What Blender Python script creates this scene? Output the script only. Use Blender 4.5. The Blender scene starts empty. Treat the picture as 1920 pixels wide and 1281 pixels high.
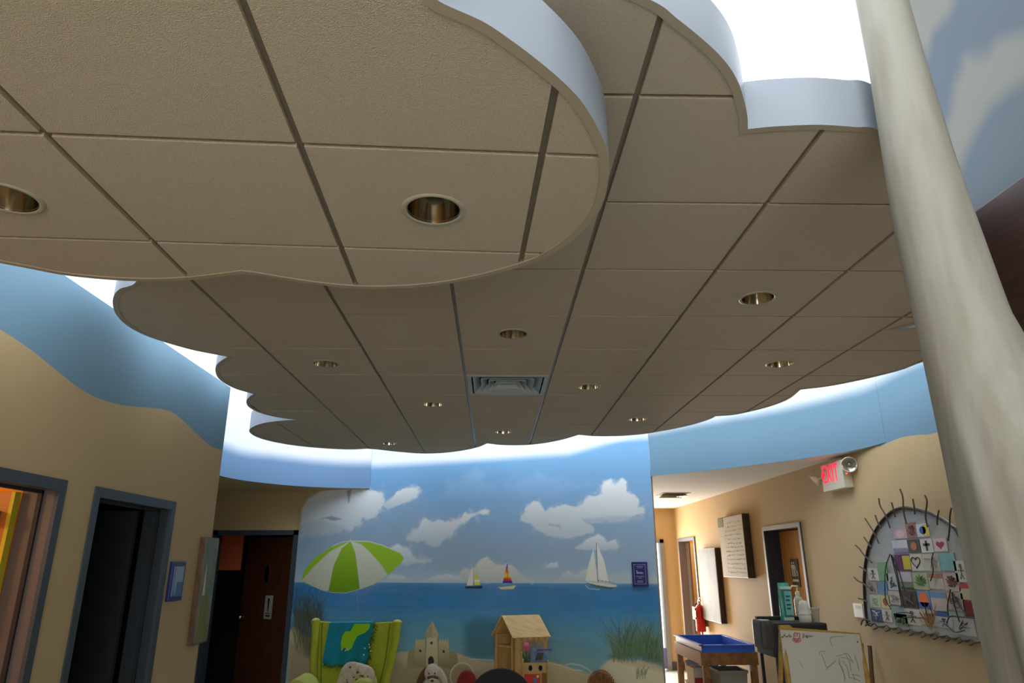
import bpy, bmesh, math, random
import numpy as np
from math import sin, cos, pi, sqrt, radians, atan2
from mathutils import Vector, Matrix
from mathutils.geometry import tessellate_polygon
random.seed(7)
SC = bpy.context.scene
SKYLIGHT, WORLD, FILLP, HALLP, EXPO = 2.8, 4, 56, 120, -0.1
COL = SC.collection

# ------------------------------------------------------------------ measured camera (eye 1.70 m above the floor)
FPX, PITCH, ROLL, YAW, EYE = 1287.58, 0.314586, -0.004667, 0.028078, 1.7
def _basis():
    c, s = cos(PITCH), sin(PITCH)
    fwd, up, rt = (0, c, s), (0, -s, c), (1, 0, 0)
    cr, sr = cos(ROLL), sin(ROLL)
    r2 = [cr*a + sr*b for a, b in zip(rt, up)]
    u2 = [-sr*a + cr*b for a, b in zip(rt, up)]
    ca, sa = cos(-YAW), sin(-YAW)
    rot = lambda v: Vector((ca*v[0]-sa*v[1], sa*v[0]+ca*v[1], v[2]))
    return rot(r2), rot(u2), rot(fwd)
RT, UP, FW = _basis()
EYEP = Vector((0, 0, EYE))
def meet(px, py, p, n):
    """point of a plane (through p, normal n) that was measured at photo pixel px, py"""
    d = FW + RT*((px-960)/FPX) - UP*((py-640.5)/FPX)
    p, n = Vector(p), Vector(n)
    return EYEP + d*((p-EYEP).dot(n)/d.dot(n))
def on_z(px, py, z): return meet(px, py, (0, 0, z), (0, 0, 1))
def on_x(px, py, x): return meet(px, py, (x, 0, 0), (1, 0, 0))
def on_y(px, py, y): return meet(px, py, (0, y, 0), (0, 1, 0))

cam_d = bpy.data.cameras.new('camera'); cam = bpy.data.objects.new('camera', cam_d); COL.objects.link(cam)
cam_d.sensor_fit = 'HORIZONTAL'; cam_d.sensor_width = 36; cam_d.lens = FPX/1920*36; cam_d.clip_start = 0.02
m3 = Matrix((RT, UP, -FW)).transposed()
cam.matrix_world = Matrix.Translation(EYEP) @ m3.to_4x4()
SC.camera = cam

# ------------------------------------------------------------------ materials
def lin(c):
    r = []
    for v in c[:3]:
        v /= 255.0
        r.append(v/12.92 if v <= .04045 else ((v+.055)/1.055)**2.4)
    return (*r, 1)
MATS = {}
def mat(name, col, rough=.6, metal=0, bump=0, bscale=200, vary=0, vscale=6, emit=0, spec=.5, trans=0, alpha=1, emitcol=None, coat=0, two=None):
    if name in MATS: return MATS[name]
    m = bpy.data.materials.new(name); m.use_nodes = True; nt = m.node_tree
    b = nt.nodes['Principled BSDF']; b.inputs['Base Color'].default_value = lin(col)
    b.inputs['Roughness'].default_value = rough; b.inputs['Metallic'].default_value = metal
    b.inputs['Specular IOR Level'].default_value = spec
    b.inputs['Transmission Weight'].default_value = trans; b.inputs['Alpha'].default_value = alpha
    b.inputs['Coat Weight'].default_value = coat
    if emit:
        b.inputs['Emission Color'].default_value = lin(emitcol or col); b.inputs['Emission Strength'].default_value = emit
    tc = nt.nodes.new('ShaderNodeTexCoord')
    if vary or two:
        n = nt.nodes.new('ShaderNodeTexNoise'); n.inputs['Scale'].default_value = vscale; n.inputs['Detail'].default_value = 4
        nt.links.new(tc.outputs['Object'], n.inputs['Vector'])
        mx = nt.nodes.new('ShaderNodeMix'); mx.data_type = 'RGBA'
        c = lin(col)
        mx.inputs['A'].default_value = c
        mx.inputs['B'].default_value = lin(two) if two else (c[0]*(1-vary), c[1]*(1-vary), c[2]*(1-vary), 1)
        rp = nt.nodes.new('ShaderNodeMapRange'); rp.inputs['From Min'].default_value = .35; rp.inputs['From Max'].default_value = .65
        nt.links.new(n.outputs['Fac'], rp.inputs['Value']); nt.links.new(rp.outputs['Result'], mx.inputs['Factor'])
        nt.links.new(mx.outputs['Result'], b.inputs['Base Color'])
    if bump:
        n2 = nt.nodes.new('ShaderNodeTexNoise'); n2.inputs['Scale'].default_value = bscale; n2.inputs['Detail'].default_value = 3
        nt.links.new(tc.outputs['Object'], n2.inputs['Vector'])
        bp = nt.nodes.new('ShaderNodeBump'); bp.inputs['Strength'].default_value = bump; bp.inputs['Distance'].default_value = .004
        nt.links.new(n2.outputs['Fac'], bp.inputs['Height']); nt.links.new(bp.outputs['Normal'], b.inputs['Normal'])
    MATS[name] = m
    return m
def wood(name, a, b_, scale=(2, 2, 30), rough=.5):
    if name in MATS: return MATS[name]
    m = bpy.data.materials.new(name); m.use_nodes = True; nt = m.node_tree; b = nt.nodes['Principled BSDF']
    b.inputs['Roughness'].default_value = rough
    tc = nt.nodes.new('ShaderNodeTexCoord'); mp = nt.nodes.new('ShaderNodeMapping'); mp.inputs['Scale'].default_value = scale
    n = nt.nodes.new('ShaderNodeTexNoise'); n.inputs['Scale'].default_value = 3; n.inputs['Detail'].default_value = 5
    cr = nt.nodes.new('ShaderNodeValToRGB'); cr.color_ramp.elements[0].position = .35; cr.color_ramp.elements[1].position = .65
    cr.color_ramp.elements[0].color = lin(a); cr.color_ramp.elements[1].color = lin(b_)
    nt.links.new(tc.outputs['Object'], mp.inputs['Vector']); nt.links.new(mp.outputs['Vector'], n.inputs['Vector'])
    nt.links.new(n.outputs['Fac'], cr.inputs['Fac']); nt.links.new(cr.outputs['Color'], b.inputs['Base Color'])
    MATS[name] = m
    return m

CREAM = mat('cream_wall_paint', (198, 170, 124), .75, bump=.15, bscale=260, vary=.05, vscale=2)
WHITE = mat('white_wall_paint', (238, 240, 238), .8, vary=.03, vscale=3)
CEILW = mat('white_ceiling_paint', (225, 218, 205), .8)
TILE = mat('ceiling_tile_fibre', (212, 191, 165), .95, bump=1, bscale=300, vary=.06, vscale=90, spec=.1)
TEE = mat('ceiling_grid_metal', (128, 112, 90), .28, spec=.7)
RIM = mat('cloud_trim_metal', (184, 166, 140), .5, spec=.3)
FASC = mat('cloud_fascia_white', (152, 159, 168), .4)
CHROME = mat('reflector_chrome', (215, 205, 185), .12, 1)
RING = mat('light_trim_cream', (184, 172, 148), .35)
LAMP = mat('frosted_bulb', (180, 172, 150), .3)
VENT = mat('vent_grey_metal', (176, 182, 178), .45)
DARK = mat('dark_void', (18, 15, 13), .9)
SLATE = mat('slate_blue_door_frame', (64, 73, 78), .5, vary=.08, vscale=30)
SLATEG = mat('grey_door_frame', (104, 104, 110), .5)
FLOOR = mat('floor_vinyl', (176, 186, 182), .3, vary=.12, vscale=5)
BASEB = mat('grey_rubber_baseboard', (78, 84, 92), .6)

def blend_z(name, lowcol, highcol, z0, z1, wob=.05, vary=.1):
    """one colour below heights z0..z1, fading softly into another above"""
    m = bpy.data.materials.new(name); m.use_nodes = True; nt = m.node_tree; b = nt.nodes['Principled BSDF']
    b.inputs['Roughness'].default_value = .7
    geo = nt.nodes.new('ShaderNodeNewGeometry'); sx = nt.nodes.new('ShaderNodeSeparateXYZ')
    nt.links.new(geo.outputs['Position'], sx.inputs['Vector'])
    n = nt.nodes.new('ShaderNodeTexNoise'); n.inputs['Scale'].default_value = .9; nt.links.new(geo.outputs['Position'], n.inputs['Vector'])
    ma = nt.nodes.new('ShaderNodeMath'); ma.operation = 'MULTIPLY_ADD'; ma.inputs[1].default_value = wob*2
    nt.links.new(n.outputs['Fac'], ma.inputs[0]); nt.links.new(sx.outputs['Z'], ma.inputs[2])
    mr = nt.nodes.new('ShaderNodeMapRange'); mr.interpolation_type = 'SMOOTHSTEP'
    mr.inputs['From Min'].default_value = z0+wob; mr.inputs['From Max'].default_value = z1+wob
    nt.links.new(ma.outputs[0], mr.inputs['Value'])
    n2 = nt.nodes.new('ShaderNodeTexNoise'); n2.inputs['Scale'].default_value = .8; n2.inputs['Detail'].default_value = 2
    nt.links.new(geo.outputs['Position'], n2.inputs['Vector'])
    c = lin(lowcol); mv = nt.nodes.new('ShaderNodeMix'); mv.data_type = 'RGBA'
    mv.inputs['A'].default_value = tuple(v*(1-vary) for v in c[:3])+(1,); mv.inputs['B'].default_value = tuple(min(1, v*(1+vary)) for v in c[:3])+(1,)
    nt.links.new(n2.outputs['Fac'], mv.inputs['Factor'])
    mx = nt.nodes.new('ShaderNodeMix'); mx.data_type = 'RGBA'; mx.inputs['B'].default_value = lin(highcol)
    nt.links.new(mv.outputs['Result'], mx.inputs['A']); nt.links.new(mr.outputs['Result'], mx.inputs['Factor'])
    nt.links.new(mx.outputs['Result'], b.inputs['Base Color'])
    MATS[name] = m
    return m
BLUEBAND = blend_z('sky_blue_band_with_glow', (106, 140, 174), (232, 234, 240), 2.90, 3.08)  # white upper wall; the soft fade below it paints in skylight glow
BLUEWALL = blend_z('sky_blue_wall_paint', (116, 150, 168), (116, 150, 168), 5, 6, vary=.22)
BLUERIGHT = blend_z('sky_blue_wall_paint_side', (108, 142, 162), (230, 234, 236), 3.08, 3.24)  # same white top, skylight glow painted as a soft fade

# ------------------------------------------------------------------ mesh helpers
def mworld(o):
    m = o.matrix_basis.copy()
    return mworld(o.parent) @ m if o.parent else m
class MB:
    """collects shapes given in world coordinates; build() links them as one mesh object"""
    def __init__(s): s.v, s.f, s.mi, s.sm = [], [], [], []; s.cur = 0; s.smooth = False
    def add(s, vs, fs, smooth=None):
        n = len(s.v); s.v += [Vector(v) for v in vs]
        for f in fs:
            s.f.append([n+i for i in f]); s.mi.append(s.cur); s.sm.append(s.smooth if smooth is None else smooth)
        return s
    def box(s, a, b, M=None):
        x0, y0, z0 = a; x1, y1, z1 = b
        vs = [Vector(p) for p in ((x0,y0,z0),(x1,y0,z0),(x1,y1,z0),(x0,y1,z0),(x0,y0,z1),(x1,y0,z1),(x1,y1,z1),(x0,y1,z1))]
        if M: vs = [M @ v for v in vs]
        return s.add(vs, [(0,3,2,1),(4,5,6,7),(0,1,5,4),(1,2,6,5),(2,3,7,6),(3,0,4,7)], False)
    def bbox(s, a, b, r=.01, M=None):
        """box with rounded (chamfered) edges"""
        bm = bmesh.new(); bmesh.ops.create_cube(bm, size=1)
        a, b = Vector(a), Vector(b); c, d = (a+b)/2, b-a
        for v in bm.verts: v.co = Vector((v.co.x*d.x, v.co.y*d.y, v.co.z*d.z)) + c
        r = min(r, min(abs(t) for t in d)*.49)
        bmesh.ops.bevel(bm, geom=bm.edges[:], offset=r, segments=2, affect='EDGES', profile=.7)
        vs = [(M @ v.co if M else v.co.copy()) for v in bm.verts]; bm.verts.index_update()
        s.add(vs, [[v.index for v in f.verts] for f in bm.faces], False); bm.free()
        return s
    def tube(s, pts, r, n=8, cap=True):
        pts = [Vector(p) for p in pts]; rr = r if hasattr(r, '__len__') else [r]*len(pts)
        vs, fs = [], []
        prev = None
        for i, p in enumerate(pts):
            t = (pts[min(i+1, len(pts)-1)] - pts[max(i-1, 0)]).normalized()
            if prev is None:
                u = t.orthogonal().normalized()
            else:
                u = (prev - t*prev.dot(t)).normalized()
            prev = u; w = t.cross(u)
            for k in range(n):
                a = 2*pi*k/n; vs.append(p + u*cos(a)*rr[i] + w*sin(a)*rr[i])
        for i in range(len(pts)-1):
            for k in range(n):
                fs.append((i*n+k, i*n+(k+1) % n, (i+1)*n+(k+1) % n, (i+1)*n+k))
        if cap: fs += [tuple(range(n-1, -1, -1)), tuple((len(pts)-1)*n+k for k in range(n))]
        return s.add(vs, fs, True)
    def lathe(s, prof, M=None, n=32, close=False):
        """prof: (radius, height) pairs around local z"""
        vs, fs = [], []
        for r, h in prof:
            for k in range(n):
                a = 2*pi*k/n; v = Vector((r*cos(a), r*sin(a), h)); vs.append(M @ v if M else v)
        for i in range(len(prof)-1):
            for k in range(n):
                fs.append((i*n+k, i*n+(k+1) % n, (i+1)*n+(k+1) % n, (i+1)*n+k))
        if close: fs += [tuple(range(n-1, -1, -1)), tuple((len(prof)-1)*n+k for k in range(n))]
        return s.add(vs, fs, True)
    def prism(s, pts, d):
        """polygon pts (3d, planar) given thickness by vector d"""
        pts = [Vector(p) for p in pts]; d = Vector(d); n = len(pts)
        nrm = Vector((0, 0, 0))
        for i in range(n): nrm += pts[i].cross(pts[(i+1) % n])
        if nrm.dot(d) < 0: pts.reverse()
        tr = tessellate_polygon([pts])
        vs = pts + [p+d for p in pts]
        fs = [(a, b, c) for a, b, c in tr]; out = []
        for a, b, c in fs:
            nn = (pts[b]-pts[a]).cross(pts[c]-pts[a])
            if nn.dot(d) > 0: a, c = c, a
            out.append((a, b, c)); out.append((c+n, b+n, a+n))
        for i in range(n):
            j = (i+1) % n; out.append((i, j, j+n, i+n))
        return s.add(vs, out, False)
    def ellipsoid(s, c, r, M=None, nu=20, nv=12, p=1.0, noise=0):
        vs, fs = [], []
        c = Vector(c)
        sg = lambda x, e: (abs(x)**e)*(1 if x >= 0 else -1)
        for j in range(nv+1):
            ph = -pi/2 + pi*j/nv
            for i in range(nu):
                th = 2*pi*i/nu
                v = Vector((r[0]*sg(cos(ph), p)*sg(cos(th), p), r[1]*sg(cos(ph), p)*sg(sin(th), p), r[2]*sg(sin(ph), p)))
                if noise: v *= 1 + noise*sin(3.1*th+2*ph)*cos(2.3*ph+th)
                v = (M @ v if M else v) + c
                vs.append(v)
        for j in range(nv):
            for i in range(nu):
                fs.append((j*nu+i, j*nu+(i+1) % nu, (j+1)*nu+(i+1) % nu, (j+1)*nu+i))
        return s.add(vs, fs, True)
    def build(s, name, m=None, parent=None, label=None, mats=None):
        me = bpy.data.meshes.new(name)
        inv = mworld(parent).inverted() if parent else Matrix()
        me.from_pydata([inv @ v for v in s.v], [], s.f)
        for mm in (mats or [m]): me.materials.append(mm)
        if mats: me.polygons.foreach_set('material_index', s.mi)
        me.polygons.foreach_set('use_smooth', s.sm)
        me.validate(); me.update()
        if any(s.sm): me.set_sharp_from_angle(angle=radians(50))
        o = bpy.data.objects.new(name, me); COL.objects.link(o)
        if parent: o.parent = parent
        if label: o['label'] = label
        return o
def thing(name, label, cat, loc=(0, 0, 0), rz=0, group=None):
    o = bpy.data.objects.new(name, None); COL.objects.link(o); o.empty_display_size = .1
    o.location = loc; o.rotation_euler = (0, 0, rz); o.rotation_euler.z = rz
    o.matrix_basis = Matrix.Translation(loc) @ Matrix.Rotation(rz, 4, 'Z')
    o['label'] = label; o['category'] = cat
    if group: o['group'] = group
    return o
def tag(o, label, cat, group=None):
    o['label'] = label; o['category'] = cat
    if group: o['group'] = group
    return o
def struct(o, label=None):
    o['kind'] = 'structure'
    if label: o['label'] = label
    return o
def kids(o): return [c for c in bpy.data.objects if c.parent == o]
def copy_tree(o, parent=None):
    c = o.copy(); COL.objects.link(c)
    if parent: c.parent = parent; c.matrix_parent_inverse = Matrix()
    for k in kids(o):
        if k != c: copy_tree(k, c)
    return c
def frame3(x, y, z, o):
    """4x4 from three axis vectors and an origin"""
    return Matrix.Translation(Vector(o)) @ Matrix((Vector(x), Vector(y), Vector(z))).transposed().to_4x4()
FACE_MX = lambda o: frame3((0, -1, 0), (0, 0, 1), (-1, 0, 0), o)   # lettering on a wall seen looking towards +x
FACE_PX = lambda o: frame3((0, 1, 0), (0, 0, 1), (1, 0, 0), o)
FACE_MY = lambda o: frame3((1, 0, 0), (0, 0, 1), (0, -1, 0), o)
def letters(name, txt, size, M, m, parent, ext=.002, sx=1, sy=1, align='CENTER'):
    cu = bpy.data.curves.new(name, 'FONT'); cu.body = txt; cu.size = size; cu.extrude = ext; cu.align_x = align; cu.align_y = 'CENTER'
    t = bpy.data.objects.new(name, cu); COL.objects.link(t)
    dg = bpy.context.evaluated_depsgraph_get(); me = bpy.data.meshes.new_from_object(t.evaluated_get(dg))
    bpy.data.objects.remove(t); bpy.data.curves.remove(cu)
    inv = mworld(parent).inverted() if parent else Matrix()
    me.transform(inv @ M @ Matrix.Diagonal((sx, sy, 1, 1))); me.materials.clear(); me.materials.append(m)
    o = bpy.data.objects.new(name, me); COL.objects.link(o); o.parent = parent
    return o
def spline(pts, k=6):
    """catmull-rom through pts (open)"""
    P = [Vector(p) for p in pts]; out = []
    if len(P) < 3: return P
    Q = [P[0]*2-P[1]] + P + [P[-1]*2-P[-2]]
    for i in range(1, len(Q)-2):
        for j in range(k):
            t = j/k; a, b, c, d = Q[i-1], Q[i], Q[i+1], Q[i+2]
            out.append(((2*b) + (c-a)*t + (2*a-5*b+4*c-d)*t*t + (3*b-a-3*c+d)*t**3)*.5)
    out.append(P[-1])
    return out
# ================================================================== THE ROOM
LX, RX, SZ, TOPZ = -2.15, 3.25, 2.65, 4.3
# floor
struct(MB().box((-6, -3.2, -.1), (6, 13.2, 0)).build('floor', FLOOR))
# high lid round the skylight + the skylight itself (frosted daylight glazing)
b = MB()
b.box((-6, -3.2, TOPZ+.02), (6, -2.3, TOPZ+.2)); b.box((-6, 9.4, TOPZ+.02), (6, 13.2, TOPZ+.2)); b.box((-6, -2.3, TOPZ+.02), (-2.5, 9.4, TOPZ+.2)); b.box((3.4, -2.3, TOPZ+.02), (6, 9.4, TOPZ+.2))
struct(b.build('ceiling', WHITE))
GLAZ = mat('skylight_frosted_glazing', (250, 252, 255), .5, emit=SKYLIGHT, emitcol=(240, 247, 255))
sk = struct(MB().box((-2.5, -2.3, TOPZ+.03), (3.4, 9.4, TOPZ+.06)).build('window_1', GLAZ))
b = MB()
for x in (-2.42, 3.32): b.box((x-.02, -2.3, TOPZ-.02), (x+.02, 9.4, TOPZ+.03))
for y in (-2.25, 9.35): b.box((-2.5, y-.02, TOPZ-.02), (3.4, y+.02, TOPZ+.03))
b.build('window_frame', WHITE, sk)

# ---- wall on the side of the slate doors: cream below a painted wave, blue above, white shaft over it
wave = [(-3.0, 2.63), (-1.5, 2.70), (0, 2.62), (1.5, 2.66), (2.4, 2.71), (2.89, 2.685), (3.11, 2.66), (3.29, 2.625), (3.51, 2.585), (3.69, 2.572), (3.88, 2.583), (4.02, 2.60), (4.33, 2.655), (4.55, 2.682), (4.73, 2.665), (5.01, 2.612), (5.28, 2.572), (5.52, 2.575)]
WY1 = 5.52
wv = spline([(LX, y, z) for y, z in wave], 5)
D1, D2 = (2.42, 3.57), (3.83, 4.82)      # door openings incl. frame
DT = 2.115
b = MB()
def wall_yz(b, x, poly, d): b.prism([(x, y, z) for y, z in poly], (d, 0, 0))
low = [(p.y, p.z) for p in wv]
ys = lambda a, c: [q for q in low if a < q[0] < c]
def zwave(y):
    for (a, za), (c, zc) in zip(low, low[1:]):
        if a <= y <= c: return za + (zc-za)*(y-a)/max(c-a, 1e-6)
    return low[-1][1]
wall_yz(b, LX, [(-3, 0)] + [(-3, zwave(-3))] + ys(-3, D1[0]) + [(D1[0], zwave(D1[0])), (D1[0], 0)], -.15)
wall_yz(b, LX, [(D1[0], DT), (D1[0], zwave(D1[0]))] + ys(*D1) + [(D1[1], zwave(D1[1])), (D1[1], DT)], -.15)
wall_yz(b, LX, [(D1[1], 0), (D1[1], zwave(D1[1]))] + ys(D1[1], D2[0]) + [(D2[0], zwave(D2[0])), (D2[0], 0)], -.15)
wall_yz(b, LX, [(D2[0], DT), (D2[0], zwave(D2[0]))] + ys(*D2) + [(D2[1], zwave(D2[1])), (D2[1], DT)], -.15)
wall_yz(b, LX, [(D2[1], 0), (D2[1], zwave(D2[1]))] + ys(D2[1], WY1) + [(WY1, zwave(WY1)), (WY1, 0)], -.15)
b.cur = 1
wall_yz(b, LX, [(-3, 3.09)] + low + [(WY1, 3.09)], -.15)
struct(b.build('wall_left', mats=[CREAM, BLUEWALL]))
# white shaft wall set back above it
struct(MB().box((-2.6, -3, 3.09), (-2.45, 5.6, TOPZ+.02)).box((-2.6, -3, 3.05), (LX-.15, 5.5, 3.09)).build('wall_left', WHITE))
# ---- curved band (soffit face) that closes round the clouds
curveL = spline([(-2.45, 5.6, 0), (-2.72, 6.1, 0), (-2.93, 6.8, 0), (-3.02, 7.5, 0), (-2.95, 8.08, 0), (-2.72, 8.5, 0), (-2.42, 8.82, 0), (-2.01, 9.02, 0), (-1.6, 9.10, 0)], 6)
curveR = spline([(1.79, 7.83, 0), (2.35, 7.28, 0), (2.82, 6.69, 0), (3.09, 6.25, 0), (3.21, 5.9, 0), (3.249, 5.58, 0)], 6)
def band(curve, z0, z1, t=.06):
    b = MB(); n = len(curve); q = []
    for i, c in enumerate(curve):
        d = (curve[min(i+1, n-1)]-curve[max(i-1, 0)]).normalized(); q.append(c + Vector((-d.y, d.x, 0))*t)
    for A_, B_, za, zb in ((curve, curve, z0, z1), (q, q, z1, z0), (q, curve, z0, z0), (curve, q, z1, z1)):
        vs = [(c.x, c.y, za) for c in A_]+[(c.x, c.y, zb) for c in B_]
        b.add(vs, [(i, i+1, n+i+1, n+i) for i in range(n-1)], True)
    return b
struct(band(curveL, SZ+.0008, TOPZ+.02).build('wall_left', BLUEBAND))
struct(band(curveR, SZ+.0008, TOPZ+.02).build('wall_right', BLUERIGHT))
# flat soffits
def slab(pts, z, t, name, m):
    return struct(MB().prism([(x, y, z) for x, y in pts], (0, 0, t)).build(name, m))
slab([(p.x-.004, p.y+.003) for p in curveL] + [(-2.3, 9.36), (-2.3, 9.64), (-5.6, 9.64), (-5.6, 5.4), (-2.3, 5.4), (-2.3, 5.6)], SZ, .08, 'ceiling', CREAM)
slab([(p.x+.003, p.y+.003) for p in curveR] + [(3.4, 5.6), (3.4, 12.8), (1.8, 12.8)], SZ, .08, 'ceiling', CEILW)
# ---- wall with the brown door at the end of the recess
BY = 9.5
DBX = (-3.68, -2.57)
b = MB(); b.box((-5.6, BY, 0), (DBX[0], BY+.14, SZ+.08)); b.box((DBX[0], BY, 2.15), (DBX[1], BY+.14, SZ+.08)); b.box((DBX[1], BY, 0), (-2.4, BY+.14, SZ+.08))
struct(b.build('wall_back', CREAM))
struct(MB().box((-5.7, 5.4, 0), (-5.6, 9.64, SZ)).box((-5.7, 5.38, 0), (-2.3, 5.5, SZ)).build('wall_left', CREAM))
# ---- hall behind the mural corner
HE = 12.65
struct(MB().box((1.66, 8.02, 0), (1.79, HE+.14, SZ)).build('wall_left', CREAM))
GD = (1.98, 3.03)
b = MB(); b.box((GD[0], HE, 2.12), (GD[1], HE+.14, SZ)); b.box((GD[1], HE, 0), (3.4, HE+.14, SZ)); b.box((1.83, HE, 0), (GD[0], HE+.14, SZ))
struct(b.build('wall_back', CREAM))
struct(MB().box((GD[1], HE-.012, 0), (3.25, HE, .13)).build('baseboard_back', BASEB))
# ---- wall on the artwork side
BD, HD = (7.40, 8.47), (11.40, 12.42)
wr = [(-.5, 2.6), (4.0, 2.62), (4.91, 2.61), (5.11, 2.63), (5.35, 2.652), (5.59, 2.64), (5.8, 2.62)]
b = MB()
def seg(b, y0, y1, z0, z1): b.box((RX, y0, z0), (RX+.16, y1, z1))
seg(b, 5.7, BD[0], 0, SZ+.04); seg(b, BD[0], BD[1], 2.12, SZ+.04); seg(b, BD[1], HD[0], 0, SZ+.04); seg(b, HD[0], HD[1], 2.12, SZ+.04); seg(b, HD[1], HE+.14, 0, SZ+.04)
wrs = [(p.y, p.z) for p in spline([(0, y, z) for y, z in wr], 5)]
wall_yz(b, RX, [(-.5, 2.5)] + [q for q in wrs if q[0] < 5.69] + [(5.7, 2.63), (5.7, 2.5)], .16); seg(b, -.5, 5.7, 0, 2.5)
b.cur = 1
wall_yz(b, RX, [(-.5, TOPZ+.02)] + [q for q in wrs if q[0] < 5.69] + [(5.7, 2.63), (5.7, TOPZ+.02)], .16)
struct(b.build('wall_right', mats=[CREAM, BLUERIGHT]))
# ---- partition with sky painting, beside the tree (its paint is laid on below)
SWX = 2.0
BEAM = wood('dark_brown_stained_wood', (62, 34, 22), (44, 24, 16), (1, 2, 14))
tag(MB().bbox((SWX-.09, -1.2, 2.49), (SWX, 2.46, 3.03), .006).build('wooden_beam', BEAM), 'wide dark brown wooden beam on the sky-painted wall beside the tree trunk', 'beam')
# ---- wall behind the photographer, with a window added for the fill light
b = MB(); b.box((-2.6, -3.15, 0), (2.2, -3, .7)); b.box((-2.6, -3.15, 2.5), (2.2, -3, TOPZ+.02)); b.box((-2.6, -3.15, .7), (-2.0, -3, 2.5)); b.box((1.8, -3.15, .7), (2.2, -3, 2.5))
struct(b.build('wall_front', CREAM))
wf = MB()
for x in (-2.0, -.72, .56, 1.76): wf.box((x, -3.12, .7), (x+.04, -3.03, 2.5))
for z in (.7, 2.46): wf.box((-2.0, -3.12, z), (1.8, -3.03, z+.04))
struct(wf.build('window_added', WHITE))
struct(MB().box((2.12, -.5, 0), (3.41, -.36, TOPZ+.02)).build('wall_front', CREAM))

# ================================================================== MURAL WALL
MA = on_z(700, 916, SZ); MC = on_z(1220, 893, SZ)
MD = (MC-MA).normalized(); MN = Vector((MD.y, -MD.x, 0))            # towards the room
MO = MA - MD*((MA.y-9.47)/(-MD.y)) if abs(MD.y) > 1e-6 else MA
def mur(px, py):
    p = meet(px, py, MA, MN); return ((p-MO).dot(MD), p.z)
SMAX = (MC-MO).dot(MD); SMIN = mur(561, 1000)[0]-.01
STEP = .0062
ns = int((SMAX-SMIN)/STEP)+1
zs = list(np.arange(.30, 3.12, STEP)) + [3.2, 3.6, TOPZ+.02]
S1 = np.linspace(SMIN, SMAX, ns); Z1 = np.array([0.0]+zs); nz = len(Z1)
S, Z = np.meshgrid(S1, Z1)
IMG = np.zeros((nz, ns, 3))
def L3(c): return np.array(lin(c)[:3])
rng = np.random.default_rng(5)
def vnoise(s, z, f, octs=4, seed=0):
    out = np.zeros_like(s); amp = 1; tot = 0
    for o in range(octs):
        r = np.random.default_rng(seed*17+o).random((256, 256)); ff = f*2**o
        x = s*ff+31.7*o; y = z*ff+11.3*o
        xi = np.floor(x).astype(int); yi = np.floor(y).astype(int); fx = x-xi; fy = y-yi
        fx = fx*fx*(3-2*fx); fy = fy*fy*(3-2*fy); a = r[yi % 256, xi % 256]; b = r[yi % 256, (xi+1) % 256]; c = r[(yi+1) % 256, xi % 256]; d = r[(yi+1) % 256, (xi+1) % 256]
        out += amp*((a*(1-fx)+b*fx)*(1-fy)+(c*(1-fx)+d*fx)*fy); tot += amp; amp *= .55
    return out/tot - .5
def blendin(a, col, sl=np.s_[:, :]):
    IMG[sl] = IMG[sl]*(1-a[..., None]) + (col if np.ndim(col) == 3 else np.asarray(col))*a[..., None]
def polyfill(pts, col, soft=.006, alpha=1.0, nz_amp=0, nf=8, seed=1, col2=None, world=False):
    P = np.array(pts if world else [mur(*p) for p in pts]); m = soft+nz_amp+.01
    i0, i1 = np.searchsorted(S1, [P[:, 0].min()-m, P[:, 0].max()+m]); j0, j1 = np.searchsorted(Z1, [P[:, 1].min()-m, P[:, 1].max()+m])
    if i1 <= i0 or j1 <= j0: return
    sl = np.s_[j0:j1, i0:i1]; s, z = S[sl], Z[sl]
    d2 = np.full(s.shape, 1e9); ins = np.zeros(s.shape, bool)
    for k in range(len(P)):
        a, b = P[k], P[(k+1) % len(P)]; e = b-a; L = (e**2).sum()+1e-12
        t = np.clip(((s-a[0])*e[0]+(z-a[1])*e[1])/L, 0, 1)
        d2 = np.minimum(d2, (s-a[0]-t*e[0])**2+(z-a[1]-t*e[1])**2)
        if a[1] != b[1]:
            c = ((a[1] > z) != (b[1] > z)) & (s < (b[0]-a[0])*(z-a[1])/(b[1]-a[1])+a[0]); ins ^= c
    d = np.sqrt(d2)*np.where(ins, 1, -1)
    if nz_amp: d = d + nz_amp*2*vnoise(s, z, nf, 4, seed)
    al = np.clip(d/max(soft, 1e-4)+.5, 0, 1); al = al*al*(3-2*al)*alpha
    c = L3(col)
    if col2 is not None:
        g = np.clip((z-P[:, 1].min())/(np.ptp(P[:, 1])+1e-6), 0, 1)[..., None]; c = L3(col2)*(1-g)+c*g
    blendin(al, c, sl)
def stroke(pts, col, w=1.2, alpha=1):
    """w in photo pixels"""
    w = w*.0066
    P = np.array([mur(*p) for p in pts])
    i0, i1 = np.searchsorted(S1, [P[:, 0].min()-w*2, P[:, 0].max()+w*2]); j0, j1 = np.searchsorted(Z1, [P[:, 1].min()-w*2, P[:, 1].max()+w*2])
    if i1 <= i0 or j1 <= j0: return
    sl = np.s_[j0:j1, i0:i1]; s, z = S[sl], Z[sl]; d2 = np.full(s.shape, 1e9)
    for k in range(len(P)-1):
        a, b = P[k], P[k+1]; e = b-a; L = (e**2).sum()+1e-12
        t = np.clip(((s-a[0])*e[0]+(z-a[1])*e[1])/L, 0, 1); d2 = np.minimum(d2, (s-a[0]-t*e[0])**2+(z-a[1]-t*e[1])**2)
    al = np.clip(1.2-np.sqrt(d2)/w, 0, 1)*alpha
    blendin(al, L3(col), sl)
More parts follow.
